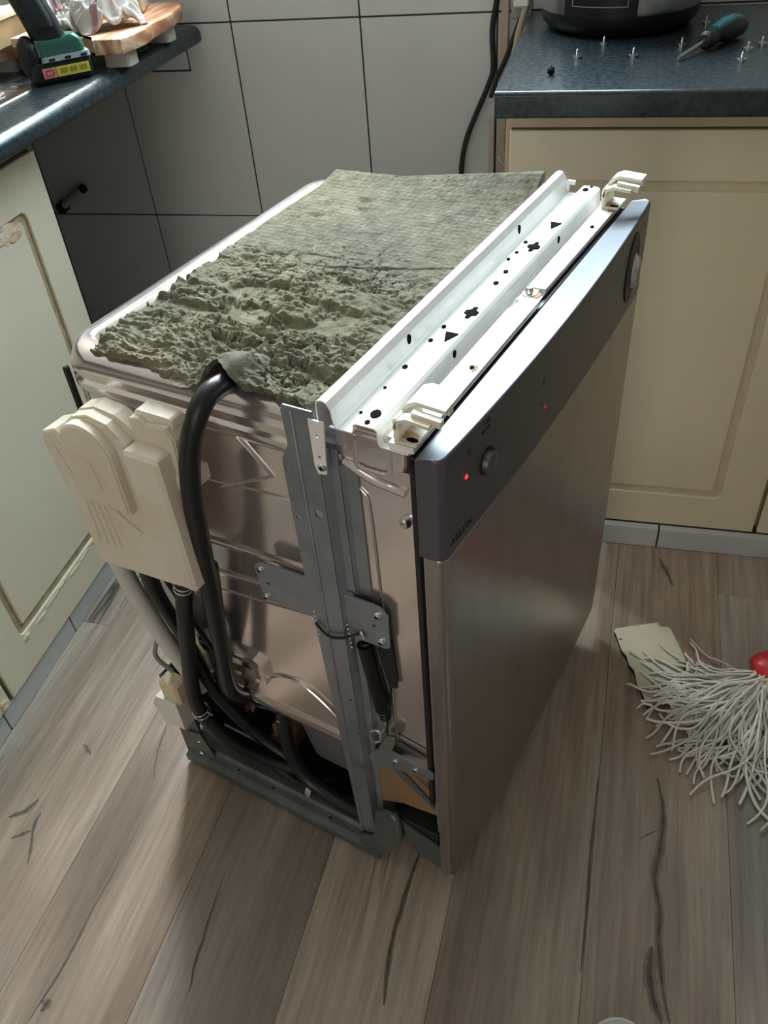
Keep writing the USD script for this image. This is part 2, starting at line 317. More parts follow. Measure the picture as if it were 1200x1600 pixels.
for q in ((XL0 - .1, -.98, 0, ZC), (-.12, XR1 + .1, 0, ZC), (-.98, -.12, 1.98, ZC)): part(wf, 'plaster', bx(q[0], q[1], YF - .12, YF, q[2], q[3]), PLASTER)
part(thing('ceiling', 'plain painted ceiling', kind='structure'), 'plaster', bx(XL0 - .1, XR1 + .1, YF - .1, 2.1, ZC, ZC + .1), CEIL)
# tiled kickboards
kl = thing('baseboard_left', 'pale grey tiled plinth under the left cabinets', kind='structure')
ys = [1.28, .918, .682, .36, .04, -.28]
for i in range(len(ys) - 1): part(kl, 'tile', slab(ys[i + 1] + .0018, ys[i] - .0018, .001, .0505, -.958, -.943, .001, .001, 'yz', 2), KICK)
part(kl, 'backing', bx(-.985, -.9585, -.3, 1.285, .001, .05), GROUT)
kr = thing('baseboard_right', 'pale grey tiled plinth under the right cabinets', kind='structure')
xs = [-.139, .197, .535, .87, 1.2, 1.5]
for i in range(len(xs) - 1): part(kr, 'tile', slab(xs[i] + .0018, xs[i + 1] - .0018, .001, .0515, 1.363, 1.348, .001, .001, 'xz', 2), KICK)
part(kr, 'backing', bx(-.139, 1.5, 1.3635, 1.40, .001, .05), GROUT)

# ================================================================== CABINETS AND WORKTOPS
def cabinet_door(parent, lo, hi, z0, z1, face, axis, paint=None, base=None):
    """routed door: groove between a flat frame and a flat centre panel. axis 'y': door in the yz plane facing +x; axis 'x': in the xz plane facing -y"""
    pl = axis + 'z'; s = 1 if axis == 'y' else -1; back = face - s * .018
    d = part(parent, 'door', slab(lo, hi, z0, z1, back, face - s * .0045, .002, .001, pl), base or CREAMOLD)
    i = (lo + .076, hi - .076, z0 + .080, z1 - .076)
    part(d, 'door_frame', ringplate((lo, hi, z0, z1), i, .003, .014, face - s * .0046, face, .0014, pl), paint or CREAM)
    p = (i[0] + .016, i[1] - .016, i[2] + .016, i[3] - .016)
    part(d, 'raised_panel', slab(p[0], p[1], p[2], p[3], face - s * .0046, face - s * .0005, .004, .003, pl), paint or CREAM)
    return d
def blob(c, size, seed, n=3, amp=.35, flat=1.0):
    m = trimesh.creation.icosphere(n, 1.0); v = m.vertices
    d = 1 + amp * (meshkit.fbm(v * 2.2 + 11 * seed, 4, seed) - .5) * 2
    m.vertices = v * d[:, None] * np.array(size) + np.array(c); return m

for k, (ya, yb, lab) in enumerate(((.715, 1.285, 'worn cream base cabinet at the far end under the left worktop'), (.125, .705, 'worn cream base cabinet nearest the camera under the left worktop'))):
    c = thing('base_cabinet', lab, 'cabinet')
    part(c, 'carcass', [bx(-1.5, -.958, ya, yb, .055, .86)], CARCASSD)
    if k == 0: part(c, 'end_panel', bx(-1.5, -.952, yb + .0005, yb + .016, .003, .86), CARCASSD, label='grey end panel')
    d = cabinet_door(c, ya, yb, .053, .829, -.938, 'y')
    if k == 0:
        part(d, 'paint_chip', blob((-.9385, 1.153, .737), (.003, .034, .014), 3, 4, .5), CHIP, label='bare fibreboard where the paint has broken away')
        part(d, 'paint_chip', [blob((-.939, .85 + .042 * i, .121 + .003 * (i % 3)), (.0028, .022, .0035 + .001 * (i % 2)), 5 + i, 3, .5) for i in range(6)], CHIP, label='chipped paint below the groove')
        part(d, 'paint_chip', blob((-.9385, .803, .122), (.0032, .011, .007), 19, 3, .5), CHIP)
    else:
        part(d, 'paint_chip', blob((-.9385, .672, .112), (.003, .02, .008), 23, 3, .5), CHIP)
        part(d, 'paint_chip', blob((-.9375, .690, .066), (.003, .010, .012), 29, 3, .5), CHIP)
for k, (xa, xb, lab) in enumerate(((-.139, .379, 'cream base cabinet right behind the dishwasher, under the multicooker'), (.387, .95, 'cream base cabinet cut off by the right edge of the picture'))):
    c = thing('base_cabinet', lab, 'cabinet')
    part(c, 'carcass', bx(xa - (.008 if k == 0 else .003), xb + .003, 1.384, 1.90, .055, .8615), CARCASS)
    part(c, 'top_rail', bx(xa - (.004 if k == 0 else .003), xb + .003, 1.370, 1.3835, .836, .8615), CARCASS)
    cabinet_door(c, xa, xb, .053, .834, 1.365, 'x', CREAM2, CREAM2G)
def worktop(name, label, prof, a0, a1, plane):
    c = part(None, name, ext(prof, a0, a1, plane), WORKTOP, 40); return tag(c, label, 'worktop')
def bullnose(f, b, z0, z1, r, s):
    """profile polygon; f front coordinate, b back, s = +1 if the front is the larger value"""
    P = []
    for t in np.linspace(-90, 90, 17):
        a = math.radians(t); zc = z1 - r if t > 0 else z0 + r * .6; rr = r if t > 0 else r * .6
        P.append((f - s * r + s * r * math.cos(a), (z1 - r + r * math.sin(a)) if t > 0 else (z0 + (r * .6) + r * .6 * math.sin(a))))
    return Polygon([(b, z0)] + P + [(b, z1)])
worktop('left_worktop', 'dark blue-grey speckled worktop with rounded front edge, holding the sink and drill', bullnose(-.865, XL0 + .002, .863, .9, .019, 1), -.25, 1.878, 'xz')
worktop('right_worktop', 'dark blue-grey speckled worktop under the multicooker and screwdriver', bullnose(1.321, 1.902, .862, .9, .0075, -1), -.159, 1.5, 'yz')

# ================================================================== THE DISHWASHER
dw = thing('dishwasher', 'freestanding silver dishwasher with its casing off, pulled out to the middle of the floor', 'dishwasher', (-.098, .544, 0), 73.4)
W = .585
def bow(u, a): return a * max(0.0, 1 - ((u - W / 2) / (W / 2)) ** 2)
# --- tub
def tubloop(z, g, r=.048): return L3(rrloop(.020 + g, .572 - g, .042 + g, .508 - g, max(r - g, .004), 9), z, 'uv')
lev = [(.244, .004), (.240, .0), (.250, -.003), (.262, -.003), (.268, .001), (.30, .001), (.745, .001), (.750, -.002), (.755, -.005), (.763, -.005), (.767, -.001), (.771, -.001), (.774, -.004), (.780, -.004), (.785, .0),
       (.790, .001), (.796, .005), (.800, .010), (.8025, .017), (.8035, .026), (.8005, .030), (.8005, .06)]
tub = part(dw, 'tub', loft([tubloop(z, g) for z, g in lev]), STEELTUB, 30)
def rib(pts, r, k=6, flat=.55): return tube([(.0205, v, z) for v, z in pts], r, 8, k, flat)
part(tub, 'pressed_rib', [rib([(.40, .566), (.19, .581)], .0055, 1)], STEELTUB)
part(tub, 'pressed_rib', [rib([(.40, .507), (.20, .531)], .0055, 1)], STEELTUB)
part(tub, 'pressed_rib', [rib([(.415, .662), (.13, .690)], .0022, 1)], STEELTUB)
part(tub, 'pressed_rib', [rib([(.41, .470), (.13, .508)], .0022, 1)], STEELTUB)
part(tub, 'pressed_rib', [rib([(.255, .750), (.218, .708), (.296, .668)], .0028, 1)], STEELTUB)
part(tub, 'pressed_rib', [rib([(.432, .745), (.405, .69)], .0026, 1), rib([(.447, .745), (.425, .69)], .0026, 1)], STEELTUB)
part(tub, 'pressed_rib', [rib([(.345, .275), (.30, .325), (.245, .345), (.20, .318), (.16, .265)], .0045)], STEELTUB)
part(tub, 'pressed_rib', [ext(sheet([(.41, .357), (.315, .357), (.303, .350), (.303, .316), (.395, .312)], .009), .012, .021, 'vz')], STEELTUB)
part(tub, 'pressed_rib', [ext([(.41, .352), (.325, .352), (.318, .340), (.405, .338)], .010, .021, 'vz')], STEEL)
# front frame of the tub, with its long pressed line
part(dw, 'front_frame', [ext(sbox(.044, .232, .118, .775).difference(sbox(.2, .2, .3, .3)), .010, .019, 'vz'), bx(.010, .58, .041, .046, .232, .80)], STEELTUB)
part(dw, 'front_frame_seam', tube([(.0095, .112, .742), (.0095, .098, .738), (.0095, .0915, .71), (.0095, .089, .55), (.0095, .086, .32)], .0016, 8, 6), STEEL)
part(dw, 'frame_corner', [slab(.048, .122, .772, .813, .019, .008, .012, .003, 'vz'), ], STEELTUB)
part(dw, 'frame_corner_rib', [ringplate((.062, .104, .765, .808), (.067, .099, .770, .803), .010, .007, .009, .006, .001, 'vz'), tube([(.008, .115, .771), (.008, .085, .757), (.008, .05, .752)], .004, 8, 5)], STEELTUB)
part(dw, 'door_stop', lathe([(0, 0), (.006, 0), (.006, .004), (.004, .007), (0, .008)], 16).apply_transform(trimesh.transformations.rotation_matrix(-math.pi / 2, [0, 1, 0])).apply_translation((.010, .052, .716)), STEEL)
# --- front post: folded galvanised channel
face = Polygon([(.134, .829), (.166, .829), (.169, .822), (.1675, .782), (.177, .765), (.178, .755), (.177, .60), (.158, .035), (.134, .035)])
for c, r in (((.143, .704), .0052), ((.1735, .752), .0018), ((.1715, .715), .0018), ((.1705, .69), .0024), ((.139, .40), .003), ((.136, .33), .002), ((.137, .25), .002)): face = face.difference(Point(c).buffer(r))
part(dw, 'front_post', [ext(face, -.006, -.0045, 'vz'), tube([(-.0055, .1575, .825), (-.0055, .156, .05)], .0022, 8, 1),
                        ext(sheet([(.134, -.005), (.128, .004), (.1185, .004)], .0016), .03, .785, 'vu')], ZINC, 30)
part(dw, 'post_flange', ext(sheet([(.1185, .0045), (.115, .0085), (.101, .0085)], .0016), .09, .765, 'vu'), ZINC)
part(dw, 'post_tab', [ext(Polygon([(.1375, .822), (.121, .822), (.1215, .812), (.125, .762), (.1345, .760), (.1375, .770)]).difference(Point(.130, .805).buffer(.0018)).difference(Point(.1305, .781).buffer(.0018)), -.0082, -.0064, 'vz')], WHITEP, label='white end tab of the top cross-member')
screwp = lathe([(0, .0035), (.003, .0033), (.0045, .002), (.005, 0), (0, 0)], 14)
def side_screw(parent, u, v, z, s=1.0, m=STEEL):
    q = tm(screwp).copy(); q.apply_scale(s); q.apply_transform(trimesh.transformations.rotation_matrix(-math.pi / 2, [0, 1, 0])); q.apply_translation((u, v, z))
    cr = join([bx(-.0005, .0008, -.0028 * s, .0028 * s, -.0006, .0006, .0002), bx(-.0005, .0008, -.0006, .0006, -.0028 * s, .0028 * s, .0002)]); cr.apply_translation((u - .0036 * s, v, z))
    sc = part(parent, 'screw', q, m); part(sc, 'slot', cr, INK); return sc
side_screw(dw, -.0082, .1285, .770, .9)
for i in range(7):
    for v0 in (.1745, .1305): part(dw, 'vent_slot', bx(-.0072, -.0058, v0 - .0035 - .0004 * i, v0 - .001 - .0004 * i, .545 - .0075 * i, .548 - .0075 * i, .0003), STEEL) if i < 6 else None
# --- bracket plates and springs
part(dw, 'bracket_plate', ext(Polygon([(.256, .578), (.25, .585), (.242, .589), (.12, .593), (.12, .528), (.245, .524), (.252, .530)]).buffer(-.003).buffer(.003).difference(Point(.24, .555).buffer(.0025)), .0005, .0025, 'vz'), ZINC)
part(dw, 'bracket_plate', ext(Polygon([(.135, .590), (.104, .590), (.086, .589), (.077, .580), (.078, .527), (.083, .523), (.135, .520)]).buffer(-.003).buffer(.003).difference(Point(.096, .555).buffer(.0022)), -.0012, .0008, 'vz'), ZINC)
for v, z in ((.247, .576), (.247, .531)): side_screw(dw, .0005, v, z, 1.0)
for v, z in ((.0895, .575), (.0880, .533)): side_screw(dw, -.0012, v, z, 1.1)
part(dw, 'cable', tube([(-.0085, .172, .530), (-.010, .155, .518), (-.010, .135, .524), (-.003, .118, .532)], .0017, 8, 6), RUBBER)
def coil(a, b, r, turns, wr):
    a, b = np.array(a, float), np.array(b, float); d = (b - a); L = np.linalg.norm(d); d /= L
    n1 = np.cross(d, [0, 1.0, .2]); n1 /= np.linalg.norm(n1); n2 = np.cross(d, n1); t = np.linspace(0, 1, turns * 10)
    return tube([a + d * L * x + r * (n1 * math.cos(2 * math.pi * turns * x) + n2 * math.sin(2 * math.pi * turns * x)) for x in t], wr, 5, 1)
part(dw, 'spring_sleeve', [tube([(.002, .1135, .512), (.002, .0985, .398)], [.0098, .0098], 18, 1)], BLACKP, label='black sleeved door spring')
sp = part(dw, 'door_spring', coil((.003, .1135, .517), (.003, .0965, .378), .0062, 26, .0016), RUBBER)
part(sp, 'spring_hook', [tube([(.003, .1145, .516), (.0, .117, .531), (-.003, .113, .538), (-.004, .109, .530)], .0018, 8, 5), tube([(.003, .0965, .380), (.002, .099, .36), (.0, .104, .342)], .0016, 8, 4)], STEEL)
part(dw, 'spring_rope', tube([(.004, .0915, .52), (.006, .087, .445), (.004, .092, .40), (.0, .096, .352)], .0016, 6, 5), RUBBER)
part(dw, 'spring_tensioner', [ext(Polygon([(.100, .527), (.079, .527), (.076, .45), (.086, .448), (.096, .50)]), .0025, .006, 'vz')], DARK)
# --- hinge
part(dw, 'hinge_arm', ext(Polygon([(.126, .281), (.119, .300), (.106, .313), (.09, .317), (.030, .311), (.030, .296), (.083, .283), (.114, .262)]).buffer(-.004).buffer(.004), -.004, -.001, 'vz'), ZINC)
part(dw, 'hinge_lug', ext(Polygon([(.108, .317), (.098, .34), (.09, .355), (.082, .354), (.081, .345), (.09, .318)]).buffer(-.002).buffer(.002), -.006, -.004, 'vz'), STEEL)
part(dw, 'hinge_hook', tube([(-.003, .118, .32), (-.004, .117, .345), (-.004, .105, .352), (-.004, .104, .335), (-.004, .112, .325)], .0018, 8, 6), STEEL)
for v, z in ((.085, .300), (.055, .302)): side_screw(dw, -.004, v, z, .7)
part(dw, 'hinge_cover', ext(Polygon([(.118, .27), (.10, .282), (.083, .284), (.037, .25), (.030, .195), (.084, .185), (.122, .165)]), .004, .012, 'vz'), TAN, label='brownish hinge side plate')
part(dw, 'hinge_strut', ext(Polygon([(.105, .277), (.088, .282), (.034, .226), (.034, .214)]), .001, .004, 'vz'), ZINCD)
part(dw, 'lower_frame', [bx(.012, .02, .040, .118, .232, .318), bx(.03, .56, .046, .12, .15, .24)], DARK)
part(dw, 'seal_strip', [tube([(.012, .088, .345), (.012, .045, .337)], .003, 6, 1), tube([(.010, .086, .330), (.010, .045, .320)], .0025, 6, 1)], BLACKP)
# --- base frame
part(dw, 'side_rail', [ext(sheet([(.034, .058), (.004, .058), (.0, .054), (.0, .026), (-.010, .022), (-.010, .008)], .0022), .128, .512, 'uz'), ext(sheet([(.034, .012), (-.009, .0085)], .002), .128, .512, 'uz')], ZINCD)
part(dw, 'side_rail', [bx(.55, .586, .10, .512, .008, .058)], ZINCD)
for v, z in ((.40, .043), (.33, .041), (.22, .040), (.165, .038)): part(dw, 'rail_hole', cyl((-.0016, v, z), (.001, v, z), .003, 10), HOLE)
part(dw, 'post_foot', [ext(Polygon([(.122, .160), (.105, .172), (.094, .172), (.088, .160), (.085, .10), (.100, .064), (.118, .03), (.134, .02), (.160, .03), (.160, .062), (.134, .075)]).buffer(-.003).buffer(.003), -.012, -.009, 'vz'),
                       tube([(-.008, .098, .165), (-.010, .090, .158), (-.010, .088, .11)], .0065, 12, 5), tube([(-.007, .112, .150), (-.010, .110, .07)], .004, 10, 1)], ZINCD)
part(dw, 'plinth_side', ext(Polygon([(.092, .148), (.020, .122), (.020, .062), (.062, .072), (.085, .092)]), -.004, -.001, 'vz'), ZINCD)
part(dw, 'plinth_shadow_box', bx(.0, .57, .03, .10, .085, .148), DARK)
for v in (.150, .492):
    for u in (.012, .56): part(dw, 'foot', lathe([(0, .0), (.014, .0), (.015, .004), (.010, .012), (.006, .014), (.006, .03), (0, .03)], 18).apply_translation((u, v, 0)), BLACKP)
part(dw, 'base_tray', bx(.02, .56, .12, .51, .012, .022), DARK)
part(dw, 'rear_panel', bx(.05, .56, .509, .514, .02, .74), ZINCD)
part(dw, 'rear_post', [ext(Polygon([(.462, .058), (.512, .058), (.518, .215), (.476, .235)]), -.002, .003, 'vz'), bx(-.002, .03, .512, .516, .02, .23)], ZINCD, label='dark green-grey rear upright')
part(dw, 'rear_corner_post', bx(.026, .034, .5060, .5115, .02, .768), DARK)
part(dw, 'base_bracket', [ext(Polygon([(.445, .055), (.505, .055), (.49, .10), (.462, .11)]), -.006, -.003, 'vz')], ZINCD)
side_screw(dw, -.003, .478, .040, 1.0); side_screw(dw, -.006, .470, .082, .8)
part(dw, 'connector_block', bx(-.030, -.004, .446, .482, .222, .268, .004), CREAMP, label='cream plastic connector')
part(dw, 'connector_block', [ext(Polygon([(.452, .232), (.494, .226), (.507, .20), (.494, .158), (.452, .165)]), -.034, -.002, 'vz')], WHITEPL, label='white plastic connector')
# --- pump, motor and wiring under the tub
part(dw, 'sump', loft([L3(rrloop(.05, .34, .13, .315, .03, 5), .236, 'uv'), L3(rrloop(.05, .34, .13, .312, .03, 5), .20, 'uv'), L3(rrloop(.06, .32, .14, .30, .03, 5), .09, 'uv'), L3(rrloop(.07, .30, .15, .275, .03, 5), .068, 'uv')]), GREYP, label='grey plastic sump under the tub')
part(dw, 'pump_motor', [tube([(.10, .42, .12), (.22, .40, .12)], .045, 20, 1), tube([(.09, .42, .12), (.10, .42, .12)], .03, 16, 1)], BLACKP)
part(dw, 'drain_pump', [tube([(.045, .345, .085), (.12, .345, .085)], .022, 16, 1), bx(.05, .10, .315, .36, .08, .13, .008)], TAN)
part(dw, 'wiring', [tube([(.03, .46, .20), (.04, .40, .16), (.05, .36, .19), (.05, .31, .17)], .004, 6, 6), tube([(.04, .45, .09), (.05, .38, .06), (.03, .30, .05), (.05, .24, .06)], .0045, 6, 6)], RUBBER)
part(dw, 'wire', tube([(.035, .44, .215), (.04, .39, .185), (.03, .345, .215), (.05, .315, .19)], .0022, 6, 6), mat('wire_blue', (.02, .09, .16), .5))
part(dw, 'wire', tube([(.03, .43, .21), (.03, .405, .17), (.03, .37, .20)], .002, 6, 6), mat('wire_red', (.25, .02, .02), .5))
for v, z in ((.350, .212), (.305, .205)): part(dw, 'terminal', tube([(.02, v, z), (.018, v - .005, z + .016)], .003, 6, 1), STEEL)
part(dw, 'hose_clamp', [tube([(.018, .268, .062), (.018, .258, .062)], .0165, 14, 1)], STEEL)
# --- water hoses
HO = [('rubber_hose', [(.05, .262, .8105), (.015, .252, .8175), (-.010, .252, .8185), (-.026, .258, .800), (-.031, .275, .755), (-.030, .291, .69), (-.028, .300, .62), (-.026, .312, .52), (-.020, .330, .40), (-.012, .345, .31), (.02, .352, .245), (.06, .35, .20)], .0112, RUBBER, 'long black hose looping out from under the insulation'),
      ('rubber_hose', [(-.030, .345, .545), (-.032, .362, .48), (-.031, .383, .39), (-.030, .405, .29), (-.026, .408, .225), (-.018, .375, .165), (.005, .335, .115), (.03, .28, .085)], .0110, RUBBER, None),
      ('rubber_hose', [(-.028, .412, .55), (-.024, .415, .48), (-.012, .412, .40), (-.004, .408, .33), (.004, .402, .25), (.02, .36, .15), (.03, .30, .10)], .0100, RUBBER, None),
      ('rubber_hose', [(-.020, .305, .575), (-.012, .322, .51), (-.004, .344, .42), (.004, .37, .33), (.012, .385, .26), (.03, .39, .18)], .0095, RUBBER, None),
      ('drain_pipe', [(-.022, .475, .545), (-.022, .466, .475), (-.020, .448, .40), (-.015, .430, .33), (-.005, .415, .26)], .0125, PIPEW, 'smooth grey-white drain pipe below the water tank'),
      ('rubber_hose', [(-.005, .455, .52), (.0, .44, .42), (.004, .425, .33), (.01, .41, .24)], .0085, RUBBER, None),
      ('rubber_hose', [(.03, .298, .238), (.026, .299, .19), (.022, .294, .125), (.020, .268, .082), (.018, .22, .067), (.016, .16, .064)], .0115, RUBBER, 'black hose curving under the sump'),
      ('rubber_hose', [(.028, .36, .07), (.022, .30, .052), (.018, .24, .048), (.016, .16, .046)], .0095, RUBBER, None),
      ('cable', [(-.012, .425, .56), (-.006, .40, .46), (-.002, .375, .38), (.008, .37, .30)], .0035, RUBBER, None),
      ('cable', [(-.016, .45, .38), (-.02, .475, .32), (-.012, .462, .28)], .0035, CARCASSD, None)]
for nm, pts, r, mt, lab in HO: part(dw, nm, tube(pts, r, 14, 7), mt, 60, lab)
def wire_clamp(c, d, r):
    c, d = np.array(c, float), np.array(d, float); d /= np.linalg.norm(d); n1 = np.cross(d, [1, .1, 0]); n1 /= np.linalg.norm(n1); n2 = np.cross(d, n1)
    ring = lambda o: tube([c + d * o + r * (n1 * math.cos(a) + n2 * math.sin(a)) for a in np.linspace(0, 2 * math.pi, 19)], .0013, 6, 1)
    part(dw, 'wire_clamp', [ring(-.004), ring(.004), tube([c + r * n1 - d * .004, c + (r + .010) * n1 + .002 * n2], .0013, 6, 1)], STEEL)
wire_clamp((-.030, .350, .532), (0, .3, -1), .0122); wire_clamp((-.027, .412, .540), (0, .1, -1), .0112); wire_clamp((-.026, .408, .232), (.1, -.1, -1), .0122)
# --- moulded water tank (air break) clipped to the side
T0 = Polygon([(.490, .716), (.486, .732), (.462, .742), (.452, .728), (.445, .730), (.440, .752), (.425, .770), (.400, .779), (.372, .776), (.350, .762), (.352, .778), (.338, .782), (.330, .775), (.300, .780), (.292, .765), (.296, .70), (.305, .62), (.316, .572), (.335, .545), (.345, .543), (.40, .545), (.462, .535), (.470, .54)])
T0 = T0.buffer(-.003).buffer(.003)
front = Polygon([(.490, .716), (.486, .732), (.462, .742), (.450, .728), (.442, .752), (.425, .768), (.400, .777), (.372, .772), (.352, .752), (.350, .724), (.353, .70), (.338, .62), (.338, .548), (.462, .535), (.470, .54)]).buffer(-.002).buffer(.002)
tank_ms = [ext(T0, -.030, -.012, 'vz'), ext(T0.buffer(-.002), -.0315, -.0105, 'vz'), ext(front, -.043, -.030, 'vz'), ext(front.buffer(-.003), -.0455, -.012, 'vz'),
           loft([L3(rrloop(.302, .352, .56, .752, .006, 4), -.03, 'vz'), L3(rrloop(.302, .352, .56, .752, .006, 4), -.050, 'vz'), L3(rrloop(.306, .348, .565, .748, .005, 4), -.0535, 'vz')]),
           loft([L3(rrloop(.296, .346, .70, .787, .005, 4), -.024, 'vz'), L3(rrloop(.296, .346, .70, .787, .005, 4), -.006, 'vz'), L3(rrloop(.300, .342, .70, .783, .005, 4), -.004, 'vz')])]
# round well of the softener valve
arch = Polygon([(.448 * 1.0, .60)] + [(.403 + .040 * math.cos(math.radians(a)), .742 + .036 * math.sin(math.radians(a))) for a in range(0, 181, 12)] + [(.363, .60)][::-1]) if False else Polygon([(.365, .66)] + [(.403 - .038 * math.cos(math.radians(a)), .735 + .036 * math.sin(math.radians(a))) for a in range(0, 181, 12)] + [(.441, .66)])
tank_ms += [ext(arch, -.0555, -.045, 'vz'), ext(arch.buffer(-.003), -.0575, -.045, 'vz')]
tank_ms += [tube([(-.046, .470 - .0012 * i, .722 - .012 * i) if False else (-.0455, .474 - .012 * i, .728 - .004 * i), (-.0455, .455 - .010 * i, .66), (-.0455, .455 - .012 * i, .58)], .0032, 8, 5) for i in range(4)]
tank_ms += [tube([(-.0572, .402, .725), (-.0575, .398, .695), (-.052, .403, .672), (-.0465, .398, .640), (-.0462, .372, .622)], .003, 8, 6)]
tank = part(dw, 'water_tank', tank_ms, TANKP, 30, 'milky yellowish plastic water tank on the side')
part(tank, 'tank_clip', bx(-.035, -.0, .284, .304, .700, .722, .003), TANKP)
part(tank, 'tank_nozzle', [tube([(-.022, .412, .552), (-.022, .412, .530)], .009, 12, 1), tube([(-.028, .343, .552), (-.030, .347, .528)], .009, 12, 1)], TANKP)
# --- white top cross-member
prof = sheet([(.1325, .800), (.1325, .833), (.1305, .8375), (.1265, .8390), (.1215, .8375), (.1175, .831), (.1155, .816), (.113, .8125), (.097, .8125), (.0955, .8145), (.0945, .8215), (.0915, .8235), (.0735, .8235), (.0705, .8215), (.0698, .808), (.0675, .8055), (.040, .8055)], .0013)
mem = part(dw, 'cross_member', ext(prof, .0, .585, 'vz'), WHITEP, 40, 'white enamelled steel cross-member over the door')
part(mem, 'front_strip', [ext(Polygon([(.002, .060), (.262, .060), (.266, .056), (.290, .056), (.293, .050), (.293, .0355), (.002, .0355)]), .8062, .8125, 'uv')], WHITEP)
part(mem, 'front_strip', [ext(Polygon([(.318, .056), (.322, .060), (.583, .060), (.583, .0375), (.318, .0395)]), .8062, .8122, 'uv'), ext(Polygon([(.288, .062), (.318, .058), (.318, .046), (.292, .046)]), .8062, .8105, 'uv')], WHITEP)
def top_hole(u, v, z, shape, s=1.0):
    if shape == 'o': g = affinity.scale(Point(0, 0).buffer(.0028 * s), 1.25, 1)
    elif shape == 'tri': g = Polygon([(-.010, 0), (.008, .007), (.008, -.007)])
    else: g = Polygon([(-.012, -.002), (-.006, -.0022), (-.003, -.007), (.003, -.007), (.006, -.0022), (.012, -.002), (.012, .002), (.006, .0022), (.003, .007), (-.003, .007), (-.006, .0022), (-.012, .002)])
    part(mem, 'hole', ext(affinity.translate(g, u, v), z - .0006, z + .0010, 'uv'), HOLE)
for a in ((.452, 0.0825, .8242, 'tri'), (.388, 0.0825, .8242, 'star'), (.219, 0.0825, .8242, 'star'), (.166, 0.0825, .8242, 'tri'), (.02, 0.0825, .8242, 'o', 1.7), (.006, 0.0830, .8242, 'o', .8), (.570, 0.0850, .8242, 'o', 1.2), (.582, 0.0810, .8242, 'o', .6),
          (.318, 0.0870, .8242, 'o', 1.0), (.289, 0.0860, .8242, 'o', 1.0), (.20, 0.1050, .8132, 'o', .8), (.17, 0.1050, .8132, 'o', .8), (.115, 0.1050, .8132, 'o', .9), (.37, 0.1060, .8132, 'o', .7), (.39, 0.1040, .8132, 'o', .7), (.42, 0.1050, .8132, 'o', .8), (.14, .045, .8127, 'o', .8), (.49, .047, .8124, 'o', .8), (.075, 0.1050, .8132, 'o', .5), (.03, 0.1050, .8132, 'o', .5)): top_hole(*a)
for u in (.145, .425): part(mem, 'hole', ext(affinity.translate(affinity.scale(Point(0, 0).buffer(.0035), 1, 1.5), u, .8255), .1154, .1168, 'uz'), HOLE)
for u in (.152, .435): part(mem, 'hole', ext(affinity.translate(affinity.scale(Point(0, 0).buffer(.003), 1, 1.4), u, .8155), .0688, .0700, 'uz'), HOLE)
part(mem, 'end_lug', [bx(.585, .594, .113, .119, .806, .825), cyl((.588, .105, .825), (.588, .116, .825), .003)], WHITEP)
bolt = part(mem, 'bolt', lathe([(0, 0), (.0075, 0), (.0075, .0015), (.0045, .002), (.0045, .006), (.003, .008), (0, .008)], 12).apply_translation((.304, .053, .8105)), STEEL)
for u, s in ((.55, 1), (.30, .8), (.14, .7)): part(mem, 'rust_stain', ext(affinity.translate(affinity.scale(Point(0, 0).buffer(.006 * s, quad_segs=3), 1.5, .7), u, .042), .8120, .8129, 'uv'), RUSTY)
def clip(u0, u1, sgn):
    c = part(dw, 'corner_clip', [bx(u0, u1, .0330, .056, .8127, .8155, .0012), bx(u0, u1, .050, .056, .815, .838, .002),
        ext(sheet([(.054, .828), (.050, .836), (.042, .8395), (.020, .8375)], .0035), u0, u0 + .012, 'vz'),
        ext(sheet([(.054, .836), (.048, .844), (.040, .8475), (.012, .8455)], .004), u0 + .016, u1, 'vz'),
        ext(sheet([(.040, .8415), (.012, .839)], .007), u0 + .006, u0 + .013, 'vz'), ext(sheet([(.040, .8435), (.012, .841)], .007), u0 + .024, u0 + .031, 'vz')], CLIPW, label='yellowed white plastic clip')
    part(c, 'clip_slot', ext(affinity.translate(affinity.scale(Point(0, 0).buffer(.0028), 1, 2.0), u0 + .007, .040), .8152, .8161, 'uv'), HOLE)
    part(c, 'clip_stain', ext(affinity.translate(affinity.scale(Point(0, 0).buffer(.006, quad_segs=4), 1, 1.6), u0 + .012, .0455), .8151, .8158, 'uv'), mat('clip_stain_%d' % int(u0 * 1000), (.46, .31, .17), .6, var=.2, vscale=60))
clip(.002, .050, 1); clip(.545, .582, 1)
